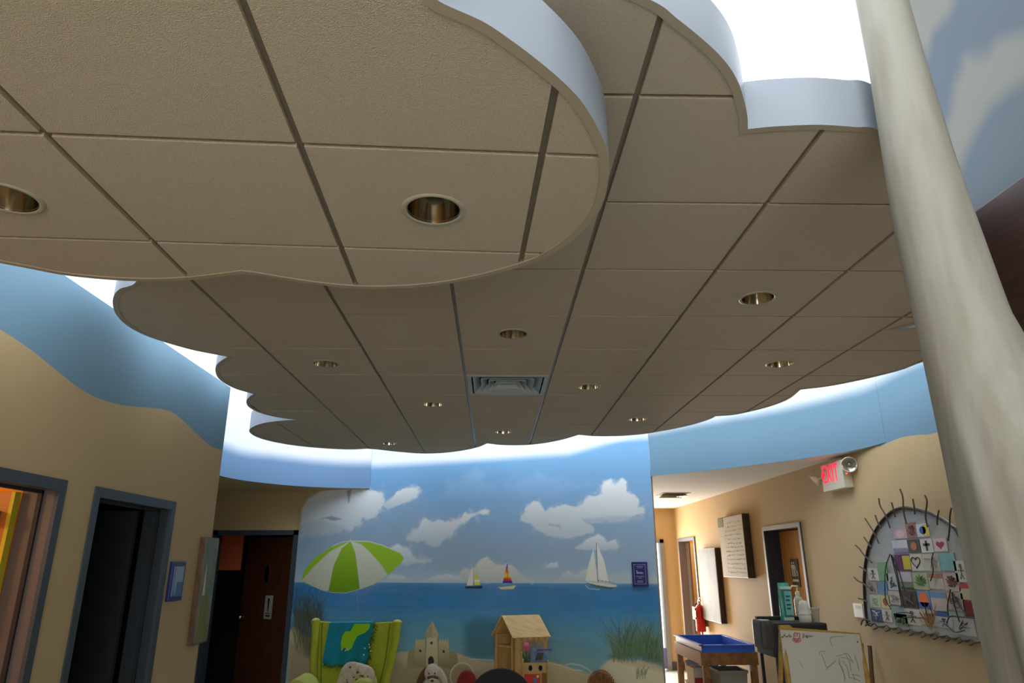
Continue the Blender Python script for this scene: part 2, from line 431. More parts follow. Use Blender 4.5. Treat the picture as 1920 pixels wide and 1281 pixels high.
# sky and sea
def ramp(z, stops):
    zz = [a for a, _ in stops]; cc = np.array([L3(c) for _, c in stops])
    return np.stack([np.interp(z, zz, cc[:, k]) for k in range(3)], -1)
HZ = 1.497
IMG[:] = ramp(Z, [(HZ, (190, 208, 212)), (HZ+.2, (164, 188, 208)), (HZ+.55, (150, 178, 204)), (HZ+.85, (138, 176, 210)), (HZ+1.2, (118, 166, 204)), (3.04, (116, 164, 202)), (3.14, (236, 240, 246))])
sea = ramp(Z, [(.3, (160, 186, 172)), (.7, (132, 174, 176)), (1.0, (104, 164, 188)), (1.25, (68, 138, 190)), (HZ-.05, (66, 130, 184)), (HZ, (92, 150, 190))])
sea = sea*(1+.22*vnoise(S*.35, Z*3, 9, 3, 3)[..., None]+.12*vnoise(S, Z, 1.5, 3, 4)[..., None])
IMG = np.where((Z < HZ)[..., None], sea, IMG*(1+.10*vnoise(S, Z, 1.3, 3, 8)[..., None]))
ZT = np.interp(S, [0, SMAX*.62, SMAX], [2.87, 2.89, 3.10]); WG = np.clip((Z-ZT)/.13, 0, 1); WG = (WG*WG*(3-2*WG))[..., None]; IMG = IMG*(1-WG)+L3((236, 240, 246))*WG  # white glow under the clouds, painted into the top of the mural
CW, CG = (240, 240, 236), (196, 206, 212)
def cloud_paint(pts, amp=.045, soft=.05, seed=1, c=CW, g=CG, alpha=.95, nf=7):
    polyfill(pts, c, soft, alpha, amp*3.6, nf*.8, seed, col2=g); polyfill(pts, c, soft*2.2, alpha*.35, amp*4.5, nf*2, seed+50, col2=g)
# greyish haze patches then clouds
cloud_paint([(600, 985), (700, 975), (760, 960), (860, 1000), (980, 1010), (1210, 975), (1225, 1060), (900, 1075), (560, 1060)], .1, .5, 11, (150, 172, 190), (160, 180, 192), .5, 2)
cloud_paint([(840, 905), (900, 895), (960, 900), (1010, 897), (1060, 905), (1100, 912), (1000, 935), (900, 940), (830, 935)], .06, .16, 12, (150, 188, 222), (140, 178, 214), .6, 4)
cloud_paint([(562, 930), (576, 920), (640, 914), (700, 914), (716, 925), (720, 945), (714, 958), (694, 970), (680, 974), (672, 984), (650, 986), (632, 996), (612, 1000), (562, 1008), (556, 970)], .035, .05, 1)
polyfill([(560, 985), (600, 975), (640, 985), (660, 1000), (560, 1010)], (178, 188, 194), .08, .6, .03, 9, 3)
polyfill([(604, 972), (622, 966), (640, 974), (628, 978)], (130, 150, 172), .02, .8, .02, 12, 5)
polyfill([(651, 920), (659, 918), (655, 944), (652, 942)], (120, 150, 160), .015, .7)
cloud_paint([(722, 950), (718, 944), (738, 936), (748, 922), (760, 914), (774, 912), (788, 922), (782, 934), (768, 943), (744, 944), (730, 954)], .02, .035, 2)
cloud_paint([(764, 1012), (772, 996), (788, 982), (800, 974), (812, 980), (822, 970), (834, 978), (850, 972), (866, 968), (880, 962), (904, 954), (912, 960), (890, 972), (872, 984), (856, 998), (846, 1008), (820, 1020), (790, 1018)], .022, .04, 3)
cloud_paint([(728, 1032), (745, 1022), (754, 1026), (762, 1026), (770, 1034), (784, 1044), (806, 1050), (796, 1058), (762, 1062), (730, 1062)], .018, .035, 4, alpha=.85)
cloud_paint([(975, 976), (982, 962), (988, 950), (998, 942), (1010, 941), (1016, 950), (1022, 962), (1032, 954), (1040, 958), (1056, 948), (1074, 950), (1090, 944), (1102, 934), (1116, 930), (1124, 922), (1132, 906), (1144, 902), (1154, 912), (1164, 902), (1174, 904), (1176, 922), (1192, 926), (1197, 938), (1196, 950), (1208, 952), (1212, 964), (1190, 970), (1150, 972), (1120, 974), (1092, 974), (1096, 986), (1110, 994), (1090, 1004), (1072, 1010), (1046, 1013), (1024, 1008), (1004, 998), (994, 986)], .02, .03, 6)
polyfill([(1090, 972), (1200, 966), (1210, 972), (1150, 982), (1096, 980)], (176, 190, 202), .05, .7, .02, 8, 7)
polyfill([(1028, 982), (1048, 984), (1052, 990), (1030, 986)], (176, 184, 190), .02, .8, .01, 12, 8)
cloud_paint([(1078, 1028), (1092, 1020), (1104, 1010), (1122, 1003), (1134, 1008), (1140, 1014), (1154, 1012), (1162, 1024), (1158, 1032), (1110, 1033)], .015, .025, 9, alpha=.9)
cloud_paint([(866, 1078), (876, 1068), (890, 1060), (898, 1052), (912, 1046), (922, 1052), (930, 1060), (948, 1058), (960, 1062), (976, 1078), (996, 1090), (866, 1091)], .015, .03, 10, (236, 228, 206), (200, 206, 204), .85)
cloud_paint([(1018, 1066), (1024, 1060), (1034, 1054), (1044, 1056), (1046, 1064), (1036, 1067)], .01, .02, 13, alpha=.85)
cloud_paint([(1046, 1091), (1058, 1078), (1066, 1072), (1080, 1080), (1094, 1070), (1110, 1066), (1130, 1072), (1140, 1091)], .012, .03, 14, (226, 222, 212), (190, 200, 206), .8)
polyfill([(1130, 1080), (1180, 1076), (1235, 1082), (1235, 1094), (1130, 1094)], (204, 208, 200), .06, .6, .01, 6, 15)
cloud_paint([(800, 1090), (812, 1082), (836, 1076), (860, 1082), (870, 1090)], .008, .03, 16, alpha=.7)
cloud_paint([(720, 1088), (735, 1078), (758, 1080), (764, 1088)], .008, .03, 17, alpha=.6)
polyfill([(556, 905), (640, 912), (600, 922), (578, 935), (566, 955), (561, 1000), (552, 1000)], (196, 168, 122), .05, .95, .02, 8, 51)
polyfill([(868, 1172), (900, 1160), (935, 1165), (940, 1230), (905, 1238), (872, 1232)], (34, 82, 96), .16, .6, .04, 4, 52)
# beach parasol
UG, UG2, UW, UW2 = (160, 200, 50), (112, 158, 20), (226, 226, 204), (206, 206, 182)
A = (657.5, 1014.6)
polyfill([A, (622, 1025), (591, 1046), (572, 1067), (565, 1088), (610, 1066)], UG, .01)
polyfill([A, (641.5, 1028), (626, 1059.5), (616, 1108), (604, 1107), (586, 1099), (565.5, 1089), (590, 1061), (620, 1034)], UW, .006, col2=UW2)
polyfill([A, (641, 1028), (626, 1059.5), (616, 1107), (622, 1111), (649, 1111.5), (674.6, 1104), (670, 1065), (666, 1036)], UG, .006, col2=UG2)
polyfill([A, (666, 1036), (670, 1065), (674.6, 1105), (702, 1095), (726, 1078), (712, 1055.6), (692, 1034), (676.6, 1020.5)], UW, .006, col2=UW2)
polyfill([A, (676, 1020), (692, 1034), (712, 1055.6), (728, 1078.5), (752.7, 1055.6), (757.6, 1046), (749, 1036), (715.6, 1022), (692, 1015.5)], UG, .006)
stroke([(622, 1025), (640, 1017), A, (692, 1015.5), (715, 1022), (749, 1036)], (232, 234, 220), .9)
stroke([(565, 1089), (586, 1099), (604, 1107), (622, 1111.5), (649, 1112), (675, 1105), (702, 1095), (728, 1078)], (200, 208, 150), .8)
stroke([(657, 1008), (657.5, 1015)], (220, 224, 226), .9)
stroke([(668, 1108), (672, 1140), (676, 1170), (680, 1210)], (132, 148, 176), 1.1)
# boats
polyfill([(870, 1100.2), (874, 1103.8), (903.5, 1103.6), (905, 1098.7)], (40, 44, 60), .004)
polyfill([(886.9, 1063), (880, 1078), (875, 1098), (887, 1098)], (238, 232, 216), .004)
polyfill([(891.7, 1071), (889, 1097), (900.8, 1097), (897, 1084)], (226, 222, 60), .004)
polyfill([(889.4, 1087), (889, 1091), (899.6, 1091), (898.6, 1087)], (244, 244, 214), .003)
stroke([(888, 1060), (888, 1100)], (120, 100, 90), .5)
polyfill([(934, 1101.4), (939, 1105), (963, 1104.8), (968, 1097.5), (950, 1100)], (228, 218, 150), .004)
for a, c in (((1058, 1067), (52, 70, 140)), ((1066, 1072), (236, 90, 50)), ((1071, 1077), (240, 150, 40)), ((1076, 1083), (244, 214, 50)), ((1082, 1086), (236, 140, 50)), ((1085, 1090), (216, 60, 50)), ((1089, 1094), (60, 60, 150))):
    y0, y1 = a; wl = lambda y: 950.5 - (y-1058)*.235; wr2 = lambda y: 951 + (y-1058)*(.0 if y < 1067 else .0) + max(0, (y-1067))*.36
    polyfill([(wl(y0), y0), (wl(y1), y1), (wr2(y1)+.6, y1), (wr2(y0)+.6, y0)], c, .003)
stroke([(951, 1062), (952, 1097)], (50, 40, 70), .5)
polyfill([(1097.5, 1090.5), (1117, 1099), (1145, 1104), (1157, 1100), (1155, 1097), (1120, 1092)], (226, 224, 206), .004)
polyfill([(1098.5, 1092.5), (1117, 1101), (1145, 1105.5), (1156.5, 1100.5), (1145, 1101.5), (1117, 1097)], (84, 106, 84), .004)
polyfill([(1113, 1028), (1104, 1058), (1097.5, 1089), (1120, 1090.8)], (236, 234, 218), .004)
polyfill([(1118.4, 1018.5), (1121.5, 1088), (1141, 1091), (1133, 1052), (1125, 1034)], (238, 236, 222), .004)
stroke([(1118, 1018), (1121, 1093)], (70, 66, 64), .5)
stroke([(1121, 1088), (1146, 1092), (1153, 1094)], (90, 86, 80), .4)
stroke([(1098, 1098), (1104, 1104), (1124, 1106)], (214, 230, 238), .7, .8)
# sand, surf, castle, dune grass
SN, SN2 = (224, 206, 166), (190, 170, 128)
polyfill([(540, 1300), (543, 1186), (552, 1170), (566, 1190), (590, 1200), (640, 1236), (700, 1240), (740, 1226), (762, 1222), (860, 1226), (885, 1236), (925, 1240), (1000, 1244), (1036, 1242), (1052, 1246), (1070, 1254), (1100, 1262), (1124, 1262), (1140, 1240), (1150, 1234), (1162, 1236), (1180, 1240), (1210, 1238), (1240, 1250), (1260, 1300)], SN, .03, .96, .012, 9, 21, col2=SN2)
polyfill([(540, 1300), (543, 1205), (600, 1200), (650, 1240), (740, 1234), (760, 1250), (900, 1262), (900, 1300)], (160, 134, 98), .1, .55, .04, 5, 22)
polyfill([(1100, 1290), (1128, 1250), (1145, 1236), (1180, 1246), (1240, 1262), (1260, 1300)], (240, 226, 188), .05, .6, .03, 6, 23)
for pts in ([(880, 1236), (905, 1237), (925, 1239)], [(1026, 1241), (1042, 1246), (1060, 1250), (1072, 1256), (1092, 1258)], [(1060, 1247), (1072, 1245), (1090, 1248), (1104, 1256), (1110, 1262)]): stroke(pts, (222, 226, 220), 1.2, .8)
CA, CB = (208, 192, 146), (170, 154, 108)
polyfill([(765.6, 1222), (777, 1218), (779, 1252), (762, 1254)], CB, .01)
polyfill([(842, 1222), (856.5, 1222), (860, 1252), (842, 1254)], CB, .01)
polyfill([(779, 1203), (780, 1200), (797.5, 1201), (797, 1250), (776, 1250)], CA, .006, col2=(158, 146, 108))
polyfill([(822, 1202), (840, 1203), (842, 1210), (843, 1252), (822, 1251)], CA, .006, col2=(158, 146, 108))
polyfill([(800, 1195), (820, 1195), (822, 1250), (798, 1250)], (220, 204, 160), .006, col2=CA)
polyfill([(810.6, 1164.4), (800, 1182), (797.5, 1190), (798.4, 1196), (820, 1196.5), (822, 1190), (818, 1180)], (206, 184, 136), .006)
polyfill([(810.6, 1164.4), (811, 1196), (798.4, 1196), (797.5, 1190)], (160, 150, 118), .006, .6)
for x, y, r1, r2 in ((809, 1206, 2.4, 2.6), (788, 1220.6, 2.3, 2.5), (831.7, 1222, 2.3, 2.6), (808, 1240, 5.6, 9.5)):
    polyfill([(x+r1*cos(t*pi/8), y+r2*sin(t*pi/8)) for t in range(16)], (58, 44, 30), .005)
for x in (781, 786, 791, 796, 825, 830, 835, 840): polyfill([(x-1.2, 1199), (x+1.2, 1199), (x+1.2, 1203), (x-1.2, 1203)], CA, .003)
stroke([(798.5, 1197), (797.5, 1250)], (122, 108, 72), .9, .7); stroke([(821, 1197), (822, 1250)], (122, 108, 72), .9, .7)
stroke([(776, 1253), (798, 1250), (812, 1252), (842, 1254), (860, 1254)], (120, 106, 72), 1.2, .5)
R = random.Random(3)
def grass(x0, x1, y0, y1, n, h, cols, lean=0, w=.55):
    for i in range(n):
        x = R.uniform(x0, x1); y = R.uniform(y0, y1); hh = R.uniform(.4, 1)*h; l = R.uniform(-1, 1)*hh*.45+lean*hh
        stroke([(x, y), (x+l*.35, y-hh*.6), (x+l, y-hh)], R.choice(cols), w*R.uniform(.7, 1.3), R.uniform(.35, .8))
GC = [(88, 116, 78), (104, 132, 96), (60, 84, 50), (124, 144, 100)]
polyfill([(1145, 1232), (1165, 1205), (1200, 1195), (1235, 1200), (1245, 1245), (1215, 1240), (1190, 1230), (1165, 1238)], (82, 104, 66), .1, .85, .04, 6, 31)
grass(1150, 1240, 1218, 1244, 330, 70, GC); grass(1150, 1180, 1228, 1236, 50, 50, GC, -.6); grass(1190, 1212, 1262, 1275, 26, 22, GC)
DC = [(72, 84, 62), (92, 96, 66), (60, 62, 44), (104, 96, 66)]
polyfill([(552, 1175), (560, 1140), (590, 1150), (600, 1200), (590, 1240), (570, 1225), (565, 1195)], (92, 82, 54), .12, .75, .05, 6, 32)
grass(552, 604, 1150, 1230, 260, 46, DC); grass(550, 606, 1145, 1180, 120, 56, DC)
# build the wall mesh
def painted_wall(name, P, nz, ns, back, matname, edge):
    """a wall whose front is a fine sheet carrying the painting as point colours, closed behind by a box"""
    idx = np.arange(nz*ns).reshape(nz, ns)
    q = np.stack([idx[:-1, :-1], idx[:-1, 1:], idx[1:, 1:], idx[1:, :-1]], -1).reshape(-1, 4)
    me = bpy.data.meshes.new(name); nv = len(P); me.vertices.add(nv+8); nq = len(q)
    bx = [(v.x, v.y, z) for z in (0, TOPZ+.02) for v in back]
    me.vertices.foreach_set('co', np.vstack([P, np.array(bx)]).ravel())
    bf = [(nv+1, nv+2, nv+6, nv+5), (nv+2, nv+3, nv+7, nv+6), (nv+3, nv+0, nv+4, nv+7), (nv+4, nv+5, nv+6, nv+7), (nv+3, nv+2, nv+1, nv+0)]
    me.loops.add(nq*4+20); me.loops.foreach_set('vertex_index', np.concatenate([q.ravel(), np.array(bf).ravel()]))
    me.polygons.add(nq+5); me.polygons.foreach_set('loop_start', np.arange(nq+5)*4)
    ca = me.color_attributes.new('paint', 'FLOAT_COLOR', 'POINT')
    colr = np.ones((nv+8, 4)); colr[:nv, :3] = np.clip(IMG.reshape(-1, 3), 0, 1); colr[nv:, :3] = L3(edge); ca.data.foreach_set('color', colr.ravel())
    me.update(calc_edges=True)
    m = bpy.data.materials.new(matname); m.use_nodes = True; nt = m.node_tree; bs = nt.nodes['Principled BSDF']; bs.inputs['Roughness'].default_value = .65
    at = nt.nodes.new('ShaderNodeAttribute'); at.attribute_name = 'paint'; nt.links.new(at.outputs['Color'], bs.inputs['Base Color']); me.materials.append(m)
    o = bpy.data.objects.new(name, me); COL.objects.link(o); return struct(o)
IMG = IMG*1.04 - IMG.mean(-1, keepdims=True)*.04
P = np.stack([MO.x+MD.x*S, MO.y+MD.y*S, Z], -1).reshape(-1, 3)
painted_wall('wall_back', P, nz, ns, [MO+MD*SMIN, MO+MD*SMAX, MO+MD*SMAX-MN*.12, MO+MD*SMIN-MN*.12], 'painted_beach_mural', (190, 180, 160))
# the sky painting on the partition
mur_beach = mur
def mur(px, py):
    p = on_x(px, py, SWX); return (p.y, p.z)
S1 = np.concatenate([[-3.0], np.arange(1.2, 2.72, .008), [2.72]]); Z1 = np.concatenate([[0.0, 2.4], np.arange(2.5, TOPZ+.02, .008), [TOPZ+.02]])
S, Z = np.meshgrid(S1, Z1); IMG = np.zeros(S.shape+(3,)); IMG[:] = L3((62, 72, 80)); IMG = IMG*(1+.25*vnoise(S, Z, 1.5, 3, 3)[..., None])
SKC = (104, 100, 88)
polyfill([(1660, -30), (1800, -30), (1790, 0), (1780, 32), (1750, 62), (1740, 105), (1720, 90), (1690, 60)], SKC, .10, .95, .03, 4, 41)
polyfill([(1810, 105), (1855, 100), (1868, 80), (1892, 70), (1940, 60), (1960, 130), (1885, 170), (1855, 200), (1830, 250), (1810, 288), (1795, 330), (1776, 300), (1772, 240), (1785, 200), (1792, 160), (1805, 130)], SKC, .12, .95, .03, 4, 42)
polyfill([(1860, 240), (1930, 190), (1960, 300), (1830, 400)], (62, 76, 78), .2, .6, .03, 4, 43)
P = np.stack([np.full(S.shape, SWX), S, Z], -1).reshape(-1, 3)
painted_wall('wall_right', P, len(Z1), len(S1), [Vector((SWX, -3, 0)), Vector((SWX, 2.72, 0)), Vector((SWX+.12, 2.72, 0)), Vector((SWX+.12, -3, 0))], 'painted_sky_and_clouds', (96, 110, 116))
mur = mur_beach
# ================================================================== CEILING CLOUDS
T = .6096
def lobes(spec, k=7):
    """spec: list of lobes (point lists); consecutive lobes meet in a cusp"""
    out = []
    for l in spec:
        s = spline([(x, y, 0) for x, y in l], k)
        out += [(p.x, p.y) for p in s[:-1]]
    return out
def inset(poly, d):
    n = len(poly); A = sum(poly[i][0]*poly[(i+1) % n][1]-poly[(i+1) % n][0]*poly[i][1] for i in range(n)); sg = 1 if A > 0 else -1
    out = []
    for i in range(n):
        a, b, c = Vector(poly[i-1]), Vector(poly[i]), Vector(poly[(i+1) % n])
        e1, e2 = (b-a).normalized(), (c-b).normalized()
        n1, n2 = Vector((-e1.y, e1.x))*sg, Vector((-e2.y, e2.x))*sg
        m = (n1+n2); m = m.normalized() if m.length > .2 else n1
        s = d/max(.45, m.dot(n1)); out.append((b.x+m.x*s, b.y+m.y*s))
    return out
def cloud(spec, zf, origin, yaw, holes, sq, label, hgt, loc):
    root = thing('ceiling_cloud', label, 'ceiling panel', loc, 0, 'suspended ceiling clouds')
    out = lobes(spec); inn = inset(out, .025)
    # tile field with light and vent openings, channels pushed up
    loops = [[Vector((x, y, 0)) for x, y in inn]]
    for (hx, hy) in holes: loops.append([Vector((hx+.077*cos(a*pi/12), hy+.077*sin(a*pi/12), 0)) for a in range(24)])
    for c in sq: loops.append([Vector((x, y, 0)) for x, y in c])
    tris = tessellate_polygon(loops); flat = [p for l in loops for p in l]
    bm = bmesh.new(); vs = [bm.verts.new(p) for p in flat]
    for t in tris:
        try: bm.faces.new([vs[i] for i in t])
        except ValueError: pass
    R2 = Matrix.Rotation(-yaw, 4, 'Z') @ Matrix.Translation((-origin[0], -origin[1], 0))
    bm.transform(R2)
    g = .0095
    xs = [v.co.x for v in bm.verts]; ys_ = [v.co.y for v in bm.verts]
    for ax, vals in ((0, xs), (1, ys_)):
        for k in range(math.floor(min(vals)/T), math.ceil(max(vals)/T)+1):
            for e in (-g, g):
                co = [0, 0, 0]; co[ax] = k*T+e; no = [0, 0, 0]; no[ax] = 1
                bmesh.ops.bisect_plane(bm, geom=bm.verts[:]+bm.edges[:]+bm.faces[:], plane_co=co, plane_no=no, dist=1e-6)
    ch = []
    for f in bm.faces:
        c = f.calc_center_median()
        if any(abs(v/T-round(v/T))*T < g-1e-4 for v in (c.x, c.y)): ch.append(f)
    r = bmesh.ops.extrude_face_region(bm, geom=ch)
    nf = [x for x in r['geom'] if isinstance(x, bmesh.types.BMFace)]
    bmesh.ops.translate(bm, verts=list({v for f in nf for v in f.verts}), vec=(0, 0, .012))
    bmesh.ops.delete(bm, geom=[f for f in ch if f.is_valid], context='FACES_ONLY')
    for f in bm.faces: f.material_index = 0
    for f in nf: f.material_index = 1
    bm.transform(R2.inverted())
    for v in bm.verts: v.co.z += zf(v.co.x, v.co.y)
    bm.transform(mworld(root).inverted())
    me = bpy.data.meshes.new('tile_field'); bm.to_mesh(me); bm.free(); me.materials.append(TILE); me.materials.append(TEE)
    o = bpy.data.objects.new('tile_field', me); COL.objects.link(o); o.parent = root
    # rim, fascia, lid
    n = len(out); L = lambda pl, dz: [Vector((x, y, zf(x, y)+dz)) for x, y in pl]
    def ring(b, A_, B_):
        k = len(A_); b.add(A_+B_, [(i, (i+1) % k, k+(i+1) % k, k+i) for i in range(k)], False)
    b = MB(); ring(b, L(inn, .012), L(inn, -.004)); ring(b, L(inn, -.004), L(out, -.004)); b.build('rim', RIM, root)
    b = MB(); b.smooth = True
    o1, o2 = L(out, -.004), L(out, hgt)
    b.add(o1+o2, [(i, (i+1) % n, n+(i+1) % n, n+i) for i in range(n)], True)
    tr = tessellate_polygon([o2]); b.add(o2, [tuple(t) for t in tr], False)
    b.build('fascia', FASC, root, 'pale blue-white curved edge band')
    return root
def pxz(pts, z): return [tuple(on_z(x, y, z)[:2]) for x, y in pts]
GX, GY = -0.0067839, 0.0181926
zn = lambda x, y: EYE+.970773+GX*x+GY*y
def pxn(pts):
    r = []
    for x, y in pts:
        p = meet(x, y, (0, 0, EYE+.970773), (-GX, -GY, 1)); r.append((p.x, p.y))
    return r
FZ = 2.98
far_spec = [
    [(-1.40, 2.30), (-1.52, 2.72)] + pxz([(255, 527), (224, 541), (213, 556), (212, 572), (219, 590), (238, 609), (268, 626), (310, 641), (360, 655), (400, 663), (427, 668)], FZ),
    pxz([(427, 668), (414, 676), (406, 684), (404, 694), (408, 706), (420, 717), (444, 729), (476, 738)], FZ),
    pxz([(476, 738), (466, 745), (462, 753), (467, 763), (486, 773), (516, 781), (557, 787)], FZ),
    pxz([(557, 787), (526, 788.5), (498, 792), (478, 798), (468, 805), (470, 812), (484, 820), (512, 828), (556, 835.5), (610, 840.5), (655, 842.5), (689, 841)], FZ),
    pxz([(689, 841), (712, 843), (748, 847), (790, 850), (830, 849), (870, 844), (898, 837.5), (913, 831)], FZ),
    pxz([(913, 831), (940, 834), (975, 834.5), (1010, 832), (1050, 825), (1085, 815)], FZ),
    pxz([(1085, 815), (1118, 817.5), (1165, 817), (1210, 813), (1260, 804.5), (1300, 795.5), (1330, 786), (1342, 780)], FZ),
    pxz([(1342, 780), (1375, 777.5), (1412, 770), (1450, 759.5), (1480, 747), (1501, 730)], FZ),
    pxz([(1501, 730), (1545, 725), (1590, 717), (1640, 706), (1690, 693), (1727, 679)], FZ) + [(2.98, 4.0), (2.85, 3.72), (2.6, 3.6)] + pxz([(1681, 616)], FZ),
    pxz([(1681, 616)], FZ) + [(2.42, 3.5), (2.40, 3.22), (2.22, 3.0), (2.02, 2.88)],
    [(2.02, 2.88), (1.86, 2.62), (1.66, 2.24), (1.44, 1.95)] + pxz([(1650, 243), (1600, 236), (1540, 232), (1490, 233), (1440, 236), (1402, 240)], FZ),
    pxz([(1402, 240), (1401, 215), (1395, 187), (1386, 157), (1370, 127), (1345, 97), (1310, 65), (1270, 33), (1225, 0)], FZ) + [(.2, 1.22), (0.0, 1.22)],
    [(0.0, 1.22), (-.3, 1.25), (-.6, 1.45)],
    [(-.6, 1.45), (-1.0, 1.6), (-1.3, 1.95), (-1.40, 2.30)],
]
near_spec = [
    pxn([(458, 511.5), (400, 519), (354, 523.5), (300, 526), (240, 525), (180, 521), (118, 514), (60, 503), (0, 491.5)]) + [(-1.9, 2.16), (-2.0, 1.98)],
    [(-2.0, 1.98), (-2.06, 1.6), (-2.02, 1.15), (-1.9, .85)],
    [(-1.9, .85), (-2.0, .4), (-1.8, -.2), (-1.4, -.4)],
    [(-1.4, -.4), (-1.0, -.75), (-.5, -.6), (-.25, -.2)],
    [(-.25, -.2), (.02, .15), (.06, .6), (-.11, .985)],
    [(-.11, .985)] + pxn([(825, 0), (905, 37), (955, 70), (1005, 107.5), (1055, 150), (1090, 187), (1114, 225), (1132, 262), (1141, 295), (1142, 320), (1139, 345), (1132, 374), (1120, 400), (1100, 424), (1070, 451), (1040, 471), (1010, 487), (975, 499), (940, 509), (900, 519), (850, 529), (800, 535.5), (750, 539), (700, 540), (650, 538), (600, 533), (540, 524.5), (490, 516), (458, 511.5)]),
]
far_lights = pxz([(1421, 559), (962, 626), (611, 682), (1463, 682), (812, 758), (1103, 725), (943, 810), (1195, 786), (729, 831.5)], FZ)
near_lights = pxn([(813, 393), (13, 371)])
FO = (0.4077837, 5.3050268)
NO = (-.48674235-0, 1.4924142)
c0, c1 = FO[0]-T, FO[1]-T      # vent cell between grid lines 2..3 and rows 5..6
VC = [(FO[0]-T+.022, FO[1]-T+.022), (FO[0]-.022, FO[1]-T+.022), (FO[0]-.022, FO[1]-.022), (FO[0]-T+.022, FO[1]-.022)]
cloud(near_spec, zn, NO, 0.041127, near_lights, [], 'nearer scalloped ceiling cloud of beige tiles, hanging lower, with two downlights', .165, (-.9, 1, zn(-.9, 1)))
cloud(far_spec, lambda x, y: FZ, FO, 0, far_lights, [VC], 'long scalloped ceiling cloud of beige tiles holding the air vent and nine downlights', .17, (.3, 4.5, FZ))

# ---- downlights
def make_light(loc, label):
    t = thing('recessed_downlight', label, 'ceiling light', loc, 0, 'recessed downlights in the ceiling clouds')
    M = Matrix.Translation(loc)
    MB().lathe([(.079, .01), (.079, -.003), (.084, -.006), (.094, -.004), (.097, .001), (.097, .004)], M, 40).build('trim_ring', RING, t)
    MB().lathe([(.078, -.004), (.074, .03), (.064, .075), (.052, .11), (.046, .125), (0.0, .126)], M, 40).build('reflector', CHROME, t)
    MB().lathe([(0, .058), (.014, .06), (.024, .07), (.028, .085), (.022, .105), (.014, .125)], M, 20).build('bulb', LAMP, t)
    return t
LL = ['downlight with amber reflections in its reflector, in the nearer cloud', 'downlight cut by the picture edge, in the nearer cloud',
      'brightly rimmed downlight in the long cloud, in the tile row below the skylight notch', 'downlight in the long cloud, one tile before the air vent',
      'downlight in the long cloud beside the scallops along the slate door wall', 'downlight in the long cloud above the exit sign, beside the tree trunk',
      'downlight in the long cloud, two tiles beside the vent on the parasol side', 'downlight in the long cloud, next to the vent on the exit sign side',
      'downlight straight beyond the vent, toward the boats of the mural', 'downlight beyond the vent on the hallway side', 'smallest downlight, in the cloud tip above the painted parasol']
pos = [(x, y, zn(x, y)) for x, y in near_lights] + [(x, y, FZ) for x, y in far_lights]
first = make_light(pos[0], LL[0])
for p, l in zip(pos[1:], LL[1:]):
    c = copy_tree(first); c.location = p; c['label'] = l
# ---- four-way air vent in its tile cell
vx, vy = FO[0]-T/2, FO[1]-T/2
t = thing('air_vent', 'square grey four-way air vent set into a tile of the long cloud', 'vent', (vx, vy, FZ))
def sqring(b, r0, z0, r1, z1, th=.004):
    v = []
    for r, z in ((r0, z0), (r1, z1), (r1, z1+th), (r0, z0+th)):
        v += [(vx-r, vy-r, z), (vx+r, vy-r, z), (vx+r, vy+r, z), (vx-r, vy+r, z)]
    f = []
    for k in range(4):
        for i in range(4): f.append((4*k+i, 4*k+(i+1) % 4, 4*((k+1) % 4)+(i+1) % 4, 4*((k+1) % 4)+i))
    b.add(v, f, False)
b = MB(); sqring(b, .292, FZ-.004, .262, FZ-.006); b.build('frame', VENT, t)
b = MB()
for r0, r1 in ((.252, .205), (.195, .150), (.140, .100), (.090, .055)): sqring(b, r1, FZ+.045, r0, FZ-.002, .003)
b.build('louver', VENT, t)
b = MB(); b.box((vx-.05, vy-.05, FZ+.02), (vx+.05, vy+.05, FZ+.026)); b.build('core_plate', VENT, t)
b = MB(); b.box((vx-.285, vy-.285, FZ+.075), (vx+.285, vy+.285, FZ+.085)); b.build('duct_box', DARK, t)
# hall ceiling diffuser
hx, hy = 2.56, 9.9
t = thing('air_vent', 'small white stepped air diffuser on the hallway ceiling', 'vent', (hx, hy, SZ))
vx, vy = hx, hy
b = MB(); sqring(b, .20, SZ-.008, .17, SZ-.008, .006); b.build('frame', WHITE, t)
b = MB()
for k, (r0, r1) in enumerate(((.165, .12), (.115, .075), (.07, .03))): sqring(b, r1, SZ-.004, r0, SZ-.04, .004)
b.build('louver', mat('diffuser_shaded_metal', (150, 142, 130), .5), t)  # louvers in a greyer colour that paints in their shade

# ================================================================== DOORS AND FRAMES
def frame_x(name, x, y0, y1, ztop, wall, m, w=.055, proud=.025, parent=None):
    """door casing round an opening in a wall of constant x; wall = far side x"""
    s = 1 if wall > x else -1
    xa, xb = sorted((x-proud*s, wall))
    b = MB(); b.box((xa, y0, 0), (xb, y0+w, ztop)); b.box((xa, y1-w, 0), (xb, y1, ztop)); b.box((xa, y0+w, ztop-w), (xb, y1-w, ztop))
    return b.build(name, m, parent)
